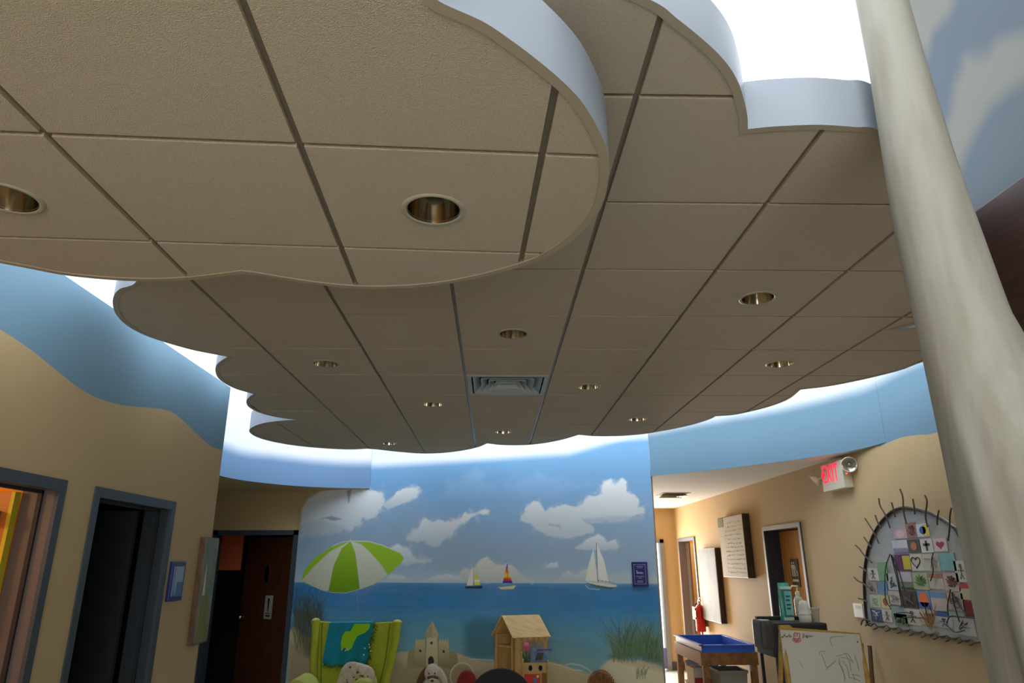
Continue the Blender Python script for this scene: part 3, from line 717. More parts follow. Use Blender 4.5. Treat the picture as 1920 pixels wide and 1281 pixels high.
# slate frames on the door wall: casing, then a deep reveal with its stop
for i, (y0, y1) in enumerate((D1, D2)):
    d = struct(frame_x('door_%d' % (i+1), LX, y0, y1, DT, LX-.012, SLATE, .055, .008))
    rv = mat('lamp_tinted_reveal', (100, 90, 84), .5) if i == 0 else mat('shaded_slate_reveal', (48, 54, 60), .5)  # yellow room's light and recess shade put into the slate reveal colours
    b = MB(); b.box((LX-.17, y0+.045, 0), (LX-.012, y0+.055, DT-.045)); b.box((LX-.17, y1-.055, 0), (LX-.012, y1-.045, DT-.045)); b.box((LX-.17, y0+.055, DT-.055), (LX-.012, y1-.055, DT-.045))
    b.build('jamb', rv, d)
    b = MB(); b.box((LX-.085, y0+.055, 0), (LX-.065, y0+.07, DT-.055)).box((LX-.085, y1-.07, 0), (LX-.065, y1-.055, DT-.055)).box((LX-.085, y0+.055, DT-.07), (LX-.065, y1-.055, DT-.055))
    b.build('door_stop', mat('dark_stop_strip', (34, 34, 38), .6), d)
    if i == 0:
        g = MB(); g.bbox((LX-.36, 3.47, .02), (LX-.19, 3.51, 2.05), .003); g.build('door_leaf', mat('orange_oak_leaf', (196, 120, 40), .4), d)
        MB().box((LX-.19, 3.468, .02), (LX-.172, 3.512, 2.05)).build('door_edge', mat('yellow_door_edge', (216, 200, 50), .5), d)
        cl = MB(); cl.bbox((LX-.34, 3.40, 1.90), (LX-.22, 3.47, 1.96), .008); cl.build('door_closer', mat('closer_grey_metal', (120, 112, 96), .4, .6), d)
    else:
        g = MB(); g.bbox((LX-.75, 4.70, .02), (LX-.19, 4.74, 2.05), .003); g.build('door_leaf', mat('dark_slate_door_leaf', (40, 44, 48), .6), d)
# rooms behind them
YEL = mat('yellow_room_paint', (240, 176, 40), .6); ORG = mat('orange_room_paint', (214, 118, 24), .6)
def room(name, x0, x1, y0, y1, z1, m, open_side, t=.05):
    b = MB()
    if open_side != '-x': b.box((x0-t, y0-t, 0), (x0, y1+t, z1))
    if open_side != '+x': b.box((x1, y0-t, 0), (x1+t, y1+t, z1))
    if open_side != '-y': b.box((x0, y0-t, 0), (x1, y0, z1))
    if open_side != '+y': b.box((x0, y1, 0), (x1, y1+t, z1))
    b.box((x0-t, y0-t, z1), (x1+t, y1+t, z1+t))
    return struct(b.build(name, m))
room('wall_left', -4.2, LX-.16, 1.9, 3.62, 2.45, YEL, '+x')
room('wall_left', -4.6, LX-.16, 3.72, 5.3, 2.45, mat('unlit_room_dark', (34, 30, 28), .9), '+x')  # near-black walls: darkness of the unlit room put into the colour
b = MB(); b.bbox((-3.4, 3.05, 0), (-2.95, 3.55, 1.5), .01); tag(b.build('storage_cabinet', ORG), 'orange cabinet inside the yellow room behind the open slate-framed door', 'cabinet')
# brown door at the end of the recess
b = MB(); b.box((DBX[0], BY-.02, 0), (DBX[0]+.06, BY+.15, 2.15)); b.box((DBX[1]-.06, BY-.02, 0), (DBX[1], BY+.15, 2.15)); b.box((DBX[0], BY-.02, 2.09), (DBX[1], BY+.15, 2.15))
d = struct(b.build('door_3', mat('dark_slate_frame', (48, 58, 68), .5)))
room('wall_back', -4.4, -2.3, BY+.15, 11.4, 2.5, mat('unlit_storeroom_dark', (40, 34, 30), .9), '-y')  # storeroom's darkness is put into its near-black wall colour
ang = radians(34)
DM = Matrix.Translation((DBX[1]-.065, BY+.04, 0)) @ Matrix.Rotation(pi-ang, 4, 'Z')
BW = wood('dark_brown_door_wood', (88, 44, 24), (60, 28, 15), (12, 12, 1.2), .45)
leaf = MB().bbox((0, -.045, .02), (.94, 0, 2.07), .003, DM).build('door_leaf', BW, d)
ov = MB(); ov.lathe([(0, .001), (1, .001)], DM @ frame3((.055, 0, 0), (0, 0, .12), (0, 1, 0), (.47, .002, 1.60)), 28)
ov.build('door_window', mat('black_door_glass', (10, 16, 14), .15), leaf)
rg = MB(); rg.tube([DM @ Vector((.47+.06*cos(a*pi/12), .004, 1.60+.125*sin(a*pi/12))) for a in range(25)], .007, 6); rg.build('window_ring', BW, leaf)
sg = MB(); sg.box((.30, 0, 1.04), (.45, .004, 1.33), DM); sgn = sg.build('paper_sign', mat('grey_white_paper', (168, 160, 150), .8), leaf)
k = MB(); k.ellipsoid(DM @ Vector((.375, .006, 1.27)), (.022, .003, .028), DM.to_3x3().to_4x4(), 12, 8); k.prism([DM @ Vector(p) for p in ((.372-.014, .005, 1.26), (.372+.02, .005, 1.26), (.372+.006, .005, 1.13), (.372-.004, .005, 1.13))], DM.to_3x3() @ Vector((0, .003, 0)))
k.box((.325, .004, 1.105), (.425, .006, 1.115), DM); k.box((.33, .004, 1.07), (.42, .006, 1.09), DM); k.build('sign_print', mat('black_ink', (24, 22, 22), .7), sgn)
hn = MB(); hn.ellipsoid(DM @ Vector((.86, .055, 1.05)), (.028, .028, .028)); hn.tube([DM @ Vector((.86, .0, 1.05)), DM @ Vector((.86, .055, 1.05))], .01)
hn.build('door_handle', mat('brass_knob', (220, 200, 150), .2, 1), leaf)
b = MB(); b.box((-3.72, 9.9, 1.65), (-3.42, 9.93, 2.12)); tag(b.build('orange_poster', mat('orange_poster_card', (190, 84, 40), .7)), 'orange-red board inside the dark storeroom, seen over the door opening', 'board')
# hall door, half open on a yellow room
d = struct(frame_x('door_4', RX, *HD, 2.12, RX+.18, SLATEG, .05, .02))
LM = Matrix.Translation((RX+.10, HD[1]-.06, 0)) @ Matrix.Rotation(radians(66), 4, 'Z')
lf = MB().bbox((0, -.04, .02), (.86, 0, 2.05), .003, LM).build('door_leaf', mat('grey_hall_door_leaf', (120, 120, 122), .5), d)
for z in (.25, 1.1, 1.82): MB().box((.06, -.052, z), (.13, -.04, z+.11), LM).build('door_hinge', mat('cream_metal_hinge', (206, 190, 150), .4), lf)
room('wall_right', RX+.17, 5.6, 10.4, 14.3, 2.5, YEL, '-x')
struct(MB().box((RX+.12, 12.82, 0), (RX+.17, 14.3, 2.5)).build('wall_right', YEL))
# toilet door, recessed
d = struct(frame_x('door_5', RX, *BD, 2.12, RX+.2, mat('warm_grey_frame', (100, 94, 86), .45), .05, .02))
WD = wood('honey_oak_door', (214, 150, 76), (188, 126, 58), (14, 14, 1), .45)
lf = MB().bbox((RX+.16, BD[0]+.05, .02), (RX+.2, BD[1]-.05, 2.06), .003).build('door_leaf', WD, d)
MB().box((RX-.005, BD[1]-.06, 0), (RX+.16, BD[1]-.048, 2.07)).build('jamb', mat('navy_shaded_jamb', (52, 54, 66), .5), d)  # dark navy with the shade of the recess painted in
struct(MB().box((RX+.2, BD[0]-.1, 0), (RX+.25, BD[1]+.1, 2.3)).build('wall_right', CREAM))
s0, s1 = on_x(1482, 1052, RX+.158), on_x(1501, 1090, RX+.158)
sy, szz = (s0.y+s1.y)/2, (s0.z+s1.z)/2; sx_ = RX+.15
sgn = tag(MB().bbox((sx_, sy-.10, szz-.17), (sx_+.008, sy+.10, szz+.13), .002).build('restroom_sign', mat('charcoal_sign_plastic', (62, 58, 54), .5)), 'charcoal restroom sign with white figures on the honey wood door', 'sign')
WPL = mat('white_sign_print', (232, 230, 222), .6)
k = MB()
for dy, w in ((.055, .024), (.005, .024)):
    k.ellipsoid((sx_-.002, sy+dy, szz+.085), (.003, .013, .013), None, 12, 8)
    k.prism([(sx_-.003, sy+dy-w, szz+.065), (sx_-.003, sy+dy+w, szz+.065), (sx_-.003, sy+dy+w*.5, szz+.0), (sx_-.003, sy+dy+w*.5, szz-.06), (sx_-.003, sy+dy-w*.5, szz-.06), (sx_-.003, sy+dy-w*.5, szz+.0)], (.003, 0, 0))
k.tube([(sx_-.002, sy-.055+.022*cos(a*pi/8), szz-.03+.022*sin(a*pi/8)) for a in range(-9, 6)], .004, 6)
k.tube([(sx_-.002, sy-.04, szz+.05), (sx_-.002, sy-.045, szz), (sx_-.002, sy-.068, szz-.005), (sx_-.002, sy-.08, szz-.035)], .004, 6)
k.box((sx_-.003, sy-.075, szz-.115), (sx_, sy+.075, szz-.09))
k.build('sign_print', WPL, sgn)
# glazed outside door at the hall end
b = MB(); b.box((GD[0], HE-.03, 0), (GD[0]+.06, HE+.12, 2.12)); b.box((GD[1]-.07, HE-.03, 0), (GD[1], HE+.12, 2.12)); b.box((GD[0], HE-.03, 2.06), (GD[1], HE+.12, 2.12))
d = struct(b.build('door_6', mat('grey_blue_metal_frame', (136, 140, 146), .45)))
b = MB(); b.box((GD[0]+.06, HE+.03, .02), (GD[1]-.07, HE+.07, .34)); b.build('kick_panel', mat('lavender_blue_panel', (120, 130, 186), .4), d)
GLS = mat('clear_glass', (255, 255, 255), 0, trans=1, spec=.2)
MB().box((GD[0]+.06, HE+.04, .34), (GD[1]-.07, HE+.046, 2.06)).build('glass_pane', GLS, d)
struct(MB().box((-6, HE+.2, -.12), (6, 20, -.02)).build('ground', mat('sunny_pavement', (214, 214, 206), .8)))
# ================================================================== THE TREE (foreground)
BARK = bpy.data.materials.new('grey_painted_plaster_bark'); BARK.use_nodes = True; nt = BARK.node_tree; bs = nt.nodes['Principled BSDF']; bs.inputs['Roughness'].default_value = .75
geo = nt.nodes.new('ShaderNodeNewGeometry'); mp = nt.nodes.new('ShaderNodeMapping'); mp.inputs['Scale'].default_value = (7, 7, 1.1); mp.inputs['Rotation'].default_value = (.0, .12, 0)
n = nt.nodes.new('ShaderNodeTexNoise'); n.inputs['Scale'].default_value = 2.2; n.inputs['Detail'].default_value = 4
cr = nt.nodes.new('ShaderNodeValToRGB'); cr.color_ramp.elements[0].position = .3; cr.color_ramp.elements[1].position = .6
cr.color_ramp.elements[0].color = lin((134, 127, 110)); cr.color_ramp.elements[1].color = lin((153, 148, 135))
bp = nt.nodes.new('ShaderNodeBump'); bp.inputs['Strength'].default_value = .5; bp.inputs['Distance'].default_value = .01
nt.links.new(geo.outputs['Position'], mp.inputs['Vector']); nt.links.new(mp.outputs['Vector'], n.inputs['Vector']); nt.links.new(n.outputs['Fac'], cr.inputs['Fac']); nt.links.new(cr.outputs['Color'], bs.inputs['Base Color'])
nt.links.new(n.outputs['Fac'], bp.inputs['Height']); nt.links.new(bp.outputs['Normal'], bs.inputs['Normal'])
tree = thing('tree_trunk', 'tall pale grey-green sculpted tree trunk, flaring and grooved towards its base', 'tree trunk', (1.3, 1.6, 0))
def tr_ring(z):
    tab = [(0, .40), (.6, .38), (1.0, .36), (1.3, .33), (1.6, .28), (1.8, .22), (1.92, .18), (2.03, .15), (2.15, .122), (2.3, .106), (2.6, .096), (2.8, .086), (3.1, .074), (3.5, .066), (4.0, .06), (4.32, .058)]
    zz = [a for a, _ in tab]; return float(np.interp(z, zz, [r for _, r in tab]))
LEFTB = [(0, 34.2), (1.0, 34.1), (1.5, 33.9), (2.1, 33.55), (2.6, 33.3), (3.1, 33.75), (4.32, 34.0)]
b = MB(); NA = 72; NZ = 130; vs = []
for j in range(NZ+1):
    z = 4.32*j/NZ; r = tr_ring(z); D = 2.05
    bl = radians(float(np.interp(z, [a for a, _ in LEFTB], [c for _, c in LEFTB]))); bc = bl + math.asin(r/D)
    cx, cy = D*sin(bc), D*cos(bc)
    fl = max(0, min(1, (2.25-z)/1.3))
    for i in range(NA):
        a = 2*pi*i/NA
        g = 1 + fl*(.065*sin(9*a+1.6*z+.5)+.035*sin(17*a-2.6*z)+.02*sin(5*a+4*z)) + .012*sin(3*a+2*z)
        # grooves fade out towards the top
        vs.append((cx+r*g*cos(a), cy+r*g*sin(a), z))
fs = [(j*NA+i, j*NA+(i+1) % NA, (j+1)*NA+(i+1) % NA, (j+1)*NA+i) for j in range(NZ) for i in range(NA)]
b.add(vs, fs, True); b.build('trunk', BARK, tree)
b = MB(); b.tube(spline([(1.36, 1.60, 1.5), (1.46, 1.56, 1.8), (1.58, 1.52, 2.02), (1.74, 1.46, 2.2), (1.86, 1.4, 2.32)], 6), [.2-.13*i/24 for i in range(25)], 24)
b.build('branch', BARK, tree)

# ================================================================== SLATE DOOR WALL: PLAQUE AND BOARD
NAVY = mat('navy_blue_frame', (28, 42, 104), .35); GLP = mat('pale_plaque_face', (150, 168, 190), .2)
t = thing('wall_plaque', 'navy framed plaque with a silver line, between the dark doorway and the wooden board', 'plaque', (LX, 4.97, 1.49))
MB().bbox((LX, 4.87, 1.48), (LX+.02, 5.075, 1.73), .003).build('frame', NAVY, t)
b = MB(); b.box((LX+.02, 4.905, 1.51), (LX+.023, 5.05, 1.70)); b.build('face', GLP, t)
b = MB(); b.box((LX+.0235, 4.905, 1.51), (LX+.025, 4.917, 1.70)); b.box((LX+.0235, 4.905, 1.508), (LX+.025, 5.05, 1.516)); b.box((LX+.0235, 4.96, 1.51), (LX+.0245, 5.045, 1.60)); b.build('print', mat('blue_plaque_print', (74, 108, 150), .3), t)
t = thing('picture_board', 'tall narrow wooden board painted with reeds, at the end of the slate door wall', 'picture', (LX, 5.42, 1.17))
MB().bbox((LX, 5.31, 1.17), (LX+.045, 5.555, 1.905), .004).build('board', wood('rough_brown_board', (120, 88, 60), (88, 62, 42), (8, 8, 2)), t)
PG = mat('grey_green_painting', (128, 134, 112), .6, two=(104, 118, 104), vscale=9)
MB().box((LX+.045, 5.315, 1.18), (LX+.048, 5.55, 1.90)).build('painting', PG, t)
b = MB()
for i in range(16):
    y = 5.34+.2*R.random(); h = R.uniform(.1, .34); b.tube([(LX+.049, y, 1.2), (LX+.05, y+R.uniform(-.02, .02), 1.2+h)], .003, 4)
b.build('reeds', mat('olive_reed_paint', (128, 132, 60), .7), t)
b = MB(); b.prism([(LX+.0485, 5.35, 1.5), (LX+.0485, 5.39, 1.5), (LX+.0485, 5.37, 1.72)], (.002, 0, 0)); b.build('sail', mat('cream_sail_paint', (200, 190, 168), .6), t)

# plaque on the mural
def mwall(s, z, off=0): v = MO+MD*s+MN*off; return Vector((v.x, v.y, z))
a0 = mur(1184, 1054); a1 = mur(1217, 1100)
MM = frame3(MD, (0, 0, 1), MN, mwall((a0[0]+a1[0])/2, (a0[1]+a1[1])/2))
w, h = (a1[0]-a0[0])/2-.002, (a0[1]-a1[1])/2
t = thing('wall_plaque', 'royal blue plaque with silver lettering hung on the painted sea horizon', 'plaque', MM.translation)
MB().bbox((-w, -h, 0), (w, h, .018), .003, MM).build('board', mat('royal_blue_plaque', (24, 34, 110), .25), t)
SILV = mat('silver_engraving', (150, 156, 190), .35)
b = MB(); u, v = w*.72, h*.80
for x in (-u, u): b.box((x-.002, -v, .018), (x+.002, v, .020), MM)
for y in (-v, v): b.box((-u, y-.002, .018), (u, y+.002, .020), MM)
for x in (-u, u):
    for y in (-v, v): b.ellipsoid(MM @ Vector((x*.93, y*.95, .019)), (.008, .008, .003), None, 8, 6)
b.build('border', SILV, t)
b = MB(); b.prism([MM @ Vector(p) for p in ((-.035, .005, .018), (.04, .005, .018), (.03, .02, .018), (.0, .022, .018), (-.02, .02, .018), (-.03, .045, .018), (-.036, .04, .018))], MN*.002); b.build('emblem', SILV, t)
b = MB()
for y, u2 in ((.083, .04), (.068, .028), (-.022, .045), (-.04, .022), (-.07, .028), (-.082, .034)):
    x = -u2
    while x < u2:
        ww = R.uniform(.006, .016); b.box((x, y-.0035, .018), (min(x+ww, u2), y+.0035, .0195), MM); x += ww+.004
b.build('lettering', SILV, t)

# ================================================================== LIME CHAIR WITH TOWEL
CY = 8.25
LIME = mat('lime_green_fabric', (176, 184, 46), .85, vary=.12, vscale=14, bump=.2, bscale=120)
LIME2 = mat('pale_lime_fabric', (186, 190, 92), .85, vary=.1, vscale=14)
def cy(px, py, y=CY): return on_y(px, py, y)
t = thing('armchair', 'lime green fabric armchair with flared back in front of the mural', 'armchair', (-1.5, CY, 0))
pts = [cy(*p) for p in ((592, 1164), (602, 1167), (640, 1169), (700, 1169), (738, 1167), (748, 1166), (746, 1182), (738, 1215), (730, 1250), (722, 1281), (714, 1310), (588, 1310), (586, 1281), (587, 1240), (589, 1200))]
MB().prism(pts, (0, .10, 0)).build('backrest', LIME, t)
b = MB()
b.tube(spline([cy(592, 1163, CY-.02), cy(591, 1200, CY-.02), cy(588, 1245, CY-.02), cy(588, 1300, CY-.02)], 5), .042, 12)
b.build('bolster', LIME, t); b = MB()
b.tube(spline([cy(746, 1166, CY-.02), cy(742, 1200, CY-.02), cy(732, 1245, CY-.02), cy(719, 1300, CY-.02)], 5), .040, 12)
b.build('bolster', LIME, t)
b = MB(); b.ellipsoid(cy(592, 1166, CY), (.05, .05, .04)); b.build('bolster_knot', LIME2, t); b = MB(); b.ellipsoid(cy(745, 1168, CY), (.055, .05, .035)); b.build('bolster_knot', LIME2, t)
b = MB(); b.tube([cy(604, 1168, CY-.005), cy(602, 1230, CY-.005), cy(602, 1300, CY-.005)], .005, 6); b.build('seam', mat('olive_seam', (112, 118, 26), .9), t); b = MB(); b.tube([cy(731, 1169, CY-.005), cy(724, 1230, CY-.005), cy(708, 1300, CY-.005)], .005, 6); b.build('seam', mat('olive_seam', (112, 118, 26), .9), t)
MB().bbox((-1.98, CY-.75, .22), (-1.12, CY+.02, .42), .05).build('seat', LIME, t)
for s, q in ((0, [(567, 1268), (572, 1262), (584, 1264), (596, 1276), (606, 1300)]), (1, [(672, 1272), (684, 1265), (698, 1264), (706, 1272), (712, 1300)])):
    c = spline([cy(*p, CY-.22) for p in q], 5); b = MB()
    lo = [p+Vector((0, -.45, 0)) for p in c]; up = c; n = len(c)
    dn = [p+Vector((0, 0, -.05)) for p in lo]+[p+Vector((0, 0, -.05)) for p in up]
    vs = lo+up+dn; fs = []
    for i in range(n-1):
        fs += [(i, i+1, n+i+1, n+i), (2*n+i, 3*n+i, 3*n+i+1, 2*n+i+1), (i, 2*n+i, 2*n+i+1, i+1), (n+i, n+i+1, 3*n+i+1, 3*n+i)]
    fs += [(0, n, 3*n, 2*n), (n-1, 3*n-1, 4*n-1, 2*n-1)]
    b.add(vs, fs, True); b.build('armrest', LIME2, t)
for x in (-1.92, -1.2):
    for y in (CY-.68, CY+.0): MB().lathe([(.018, 0), (.028, .22)], Matrix.Translation((x, y, 0)), 12, True).build('leg', BW, t)
# towel over the back (two sided drape with folds)
def drape(top, bot, y, m, name, parent=None, nx=36, nz_=30, fold=.014, yo=0, thick=.006):
    """cloth between an upper and a lower edge polyline on a vertical plane, folds along its length"""
    tp = spline(top, 8); bt = spline(bot, 8)
    def samp(c, u):
        f = u*(len(c)-1); i = min(int(f), len(c)-2); return c[i].lerp(c[i+1], f-i)
    vs = []; 
    for j in range(nz_+1):
        for i in range(nx+1):
            u, v = i/nx, j/nz_; p = samp(tp, u).lerp(samp(bt, u), v)
            p = p + Vector((0, -.012-fold*v*(1+sin(21*u+2.5*v))-.4*fold*sin(9*u+5*v)*v, 0)); vs.append(p)
    n0 = len(vs); vs += [p+Vector((0, thick, 0)) for p in vs]
    fs = []
    for j in range(nz_):
        for i in range(nx):
            a = j*(nx+1)+i; fs.append((a, a+nx+1, a+nx+2, a+1)); fs.append((n0+a, n0+a+1, n0+a+nx+2, n0+a+nx+1))
    for j in range(nz_):
        for i in (0, nx): a = j*(nx+1)+i; fs.append((a, a+nx+1, n0+a+nx+1, n0+a))
    for i in range(nx):
        for j in (0, nz_): a = j*(nx+1)+i; fs.append((a, a+1, n0+a+1, n0+a))
    return MB().add(vs, fs, True)
TY = CY-.045
TEAL = mat('teal_towel', (16, 140, 160), .9, vary=.2, vscale=8)
tw = thing('beach_towel', 'teal fringed towel with a lime swirl, draped over the lime armchair back', 'towel', cy(655, 1210, TY))
drape([cy(618, 1168, TY), cy(660, 1168.5, TY), cy(702, 1169, TY)], [cy(605, 1243, TY), cy(630, 1249, TY), cy(660, 1252, TY), cy(688, 1250, TY)], TY, TEAL, 'cloth').build('cloth', TEAL, tw)
b = MB(); b.box(tuple(cy(618, 1168, TY-.005)), tuple(cy(702, 1165.8, TY+.18))); b.build('top_fold', TEAL, tw)
SW = [(665, 1170), (694, 1170), (692, 1180), (684, 1187), (670, 1193), (664, 1204), (659, 1216), (652, 1222), (646, 1214), (640, 1221), (639, 1206), (642, 1192), (648, 1184), (657, 1184)]
MB().prism([cy(x, y, TY-.045) for x, y in SW], (0, .008, 0)).build('swirl', mat('lime_towel_print', (150, 204, 24), .9), tw)
b = MB()
def tuft(x, y, n, l=.03):
    for i in range(n):
        p = cy(x+R.uniform(-3, 3), y+R.uniform(-3, 3), TY-.035); b.tube([p, p+Vector((R.uniform(-l, l), R.uniform(-.012, .004), R.uniform(-l, l*.3)))], .0035, 4)
for i in range(30): tuft(606+i*2.2, 1246+min(i*.2, 4), 4)
for i in range(34): tuft(702-i*.42+R.uniform(-1, 1), 1168+i*2.4, 4)
b.build('fringe', mat('dark_green_fringe', (28, 84, 34), .9, two=(96, 120, 40), vscale=30), tw)
b = MB()
for x, y in ((651, 1217), (648, 1220), (684, 1216), (682, 1228), (692, 1209), (693, 1214), (695, 1221)): b.ellipsoid(cy(x, y, TY-.047), (.009, .004, .009), None, 8, 6)
b.build('shell_print', mat('pale_shell_print', (190, 214, 206), .8), tw)
# cushion
CM = frame3((.97, 0, -.24), (.24, 0, .97), (0, -1, 0), cy(664, 1290, CY-.42))
b = MB(); b.ellipsoid(CM.translation, (.185, .235, .06), CM.to_3x3().to_4x4(), 32, 20, .55)
b.cur = 1
for i in range(26):
    p = CM @ Vector((R.uniform(-.1, .16), R.uniform(-.05, .2), .066)); b.ellipsoid(p, (R.uniform(.006, .017), .006, R.uniform(.006, .017)), None, 8, 6)
tag(b.build('cushion', mats=[mat('cream_print_cushion', (206, 192, 170), .9, two=(186, 166, 140), vscale=26), mat('brown_cushion_print', (112, 84, 58), .9)]), 'cream cushion with brown spots leaning in the lime armchair', 'cushion')

# ================================================================== LOW TABLE WITH PLAYHOUSE, ACTIVITY BOX, PLUSH
TZ = .44
PINE = wood('light_pine_wood', (214, 178, 112), (196, 158, 92), (3, 14, 3), .55)
t = thing('low_table', 'low pale wooden play table below the mural, under the playhouse', 'table', (-.1, 7.9, 0))
MB().bbox((-1.0, 7.15, TZ-.04), (.78, 8.12, TZ), .01).build('tabletop', PINE, t)
for x in (-.92, .70):
    for y in (7.23, 8.04): MB().bbox((x-.03, y-.03, 0), (x+.03, y+.03, TZ-.04), .005).build('leg', PINE, t)
# playhouse
HC = on_y(963, 1196, 7.75); HC.z = 0
psi = radians(31); HM = Matrix.Translation((HC.x, HC.y, 0)) @ Matrix.Rotation(psi*0+radians(-2), 4, 'Z')
ex = Vector((cos(radians(14)), sin(radians(14)), 0)); ey = Vector((-sin(radians(30)), cos(radians(30)), 0)); 
def hp(a, c, z): v = Vector((HC.x, HC.y, 0))+ex*a+ey*c; return Vector((v.x, v.y, z))
EZ = on_y(963, 1195, 7.75).z; W_, D_ = .375, .40
RZ = EZ+.19
t = thing('toy_playhouse', 'light wooden toy playhouse with pitched roof on the low table', 'playhouse', hp(W_/2, D_/2, TZ))
b = MB()
def pan(b, P_, th): b.prism(P_, th)
pan(b, [hp(0, 0, TZ), hp(W_, 0, TZ), hp(W_, 0, EZ), hp(0, 0, EZ)], ey*.014); b.build('front_panel', PINE, t)
b = MB(); pan(b, [hp(0, D_, TZ), hp(W_, D_, TZ), hp(W_, D_, EZ), hp(0, D_, EZ)], -ey*.014); b.build('back_panel', PINE, t)
b = MB(); pan(b, [hp(W_, 0, TZ), hp(W_, D_, TZ), hp(W_, D_, EZ), hp(W_, D_/2, RZ-.01), hp(W_, 0, EZ)], -ex*.014); b.build('side_panel', PINE, t)
b = MB()
for c0_, c1_ in ((0, .05), (D_-.05, D_)): pan(b, [hp(0, c0_, TZ), hp(0, c1_, TZ), hp(0, c1_, EZ), hp(0, c0_, EZ)], ex*.014)
pan(b, [hp(0, 0, EZ), hp(0, .035, EZ-.01), hp(0, D_/2, RZ-.05), hp(0, D_-.035, EZ-.01), hp(0, D_, EZ), hp(0, D_/2, RZ-.008)], ex*.014)
b.build('side_frame', PINE, t)
b = MB(); pan(b, [hp(.014, .014, EZ-.10), hp(W_-.014, .014, EZ-.10), hp(W_-.014, D_-.014, EZ-.10), hp(.014, D_-.014, EZ-.10)], (0, 0, -.014)); b.build('shelf', PINE, t)
b = MB(); e = .022
rn = (hp(0, 0, EZ)-hp(0, D_/2, RZ)).cross(ex).normalized(); rn = rn if rn.z > 0 else -rn
pan(b, [hp(-e, -.02, EZ-.015), hp(W_+e, -.02, EZ-.015), hp(W_+e, D_/2, RZ), hp(-e, D_/2, RZ)], rn*.014)
for i in range(6): a = .02+i*.062; pan(b, [hp(a, -.028, EZ-.03), hp(a+.034, -.028, EZ-.03), hp(a+.034, -.028, EZ+.0), hp(a, -.028, EZ+.0)], -ey*.008)
b.build('roof_board', PINE, t)
b = MB(); rn2 = (hp(0, D_, EZ)-hp(0, D_/2, RZ)).cross(ex).normalized(); rn2 = rn2 if rn2.z > 0 else -rn2
pan(b, [hp(-e, D_+.02, EZ-.015), hp(W_+e, D_+.02, EZ-.015), hp(W_+e, D_/2, RZ), hp(-e, D_/2, RZ)], rn2*.014); b.build('roof_board', PINE, t)
b = MB(); pan(b, [hp(.10, -.003, EZ-.26), hp(W_-.05, -.003, EZ-.26), hp(W_-.05, -.003, EZ-.055), hp(.10, -.003, EZ-.055)], -ey*.004)
b.build('picture_window', mat('mixed_picture_print', (120, 132, 160), .6, two=(190, 160, 90), vscale=26), t)
# activity box with books standing in it, at the front of the playhouse
BYY = 7.45
def bp_(px, py, y=BYY): return on_y(px, py, y)
t = thing('activity_box', 'yellow wooden activity box with two round holes and a red panel', 'toy box', (.45, 7.5, TZ))
x0, x1 = bp_(982, 1245).x, bp_(1026, 1245).x; zt = bp_(1000, 1243).z
MB().bbox((x0, BYY, TZ), (x1, BYY+.015, zt), .002).build('front_board', PINE, t); MB().bbox((x0, BYY+.2, TZ), (x1, BYY+.215, zt), .002).build('rear_board', PINE, t)
for xa in (x0-.014, x1): MB().prism([(xa, BYY-.01, TZ), (xa, BYY+.225, TZ), (xa, BYY+.225, zt+.05), (xa, BYY+.1, zt+.09 if xa < x1 else zt+.02), (xa, BYY-.01, zt+.02)], (.014, 0, 0)).build('end_board', PINE, t)
for px in (994.5, 1013.5):
    c = bp_(px, 1253, BYY-.002); MB().lathe([(0, 0), (1, 0)], frame3((.019, 0, 0), (0, 0, .026), (0, -1, 0), c), 20).build('hole', mat('dark_hole_shade', (26, 18, 14), .9), t)  # flat dark discs paint the shade inside the holes
r0, r1 = bp_(983, 1281, BYY-.004), bp_(1012, 1264, BYY-.004)
MB().box((r0.x, BYY-.006, TZ+.01), (r1.x, BYY, r1.z)).build('red_panel', mat('red_panel_paint', (214, 46, 20), .5), t)
b = MB(); b.ellipsoid(bp_(1003, 1276, BYY-.008), (.019, .003, .024), None, 14, 8); b.build('blue_dot', mat('blue_dot_paint', (60, 140, 190), .5), t)
b = MB(); b.ellipsoid(bp_(1008, 1269, BYY-.008), (.013, .003, .015), None, 14, 8); b.build('yellow_dot', mat('yellow_dot_paint', (230, 214, 110), .5), t)
r0, r1 = bp_(1016, 1281, BYY-.004), bp_(1025, 1262, BYY-.004); MB().box((r0.x, BYY-.006, TZ+.01), (r1.x, BYY, r1.z)).build('brown_panel', mat('brown_panel_paint', (132, 92, 30), .5), t)
q = [bp_(x, y, BYY+.05) for x, y in ((988, 1244), (1025, 1241), (1036, 1217), (1000, 1216))]
bk = tag(MB().prism(q, (0, .012, 0)).build('picture_book', mat('blue_book_cover', (64, 108, 160), .35, two=(120, 150, 176), vscale=16)), 'blue covered picture book leaning in the yellow activity box', 'book')
b = MB(); q2 = [bp_(x, y, BYY+.047) for x, y in ((1003, 1239), (1017, 1237), (1020, 1224), (1007, 1225))]; b.prism(q2, (0, -.002, 0)); b.build('cover_picture', mat('dark_cover_picture', (70, 52, 60), .5), bk)
b = MB(); q2 = [bp_(x, y, BYY+.047) for x, y in ((1006, 1222), (1032, 1219), (1034, 1217.5), (1006, 1217.5))]; b.prism(q2, (0, -.002, 0)); b.build('title_band', mat('purple_title_band', (90, 62, 140), .5), bk)
fl = thing('toy_tulip', 'pink toy tulip with green leaves standing in the activity box', 'toy flower', bp_(986, 1243, BYY+.03))
b = MB(); b.ellipsoid(bp_(987, 1213, BYY+.03), (.034, .03, .042), None, 18, 12, .9); b.build('flower', mat('pink_tulip_petals', (206, 52, 96), .6, two=(226, 130, 160), vscale=30), fl)
b = MB(); b.tube([bp_(987, 1218, BYY+.03), bp_(987, 1250, BYY+.03)], .006); 
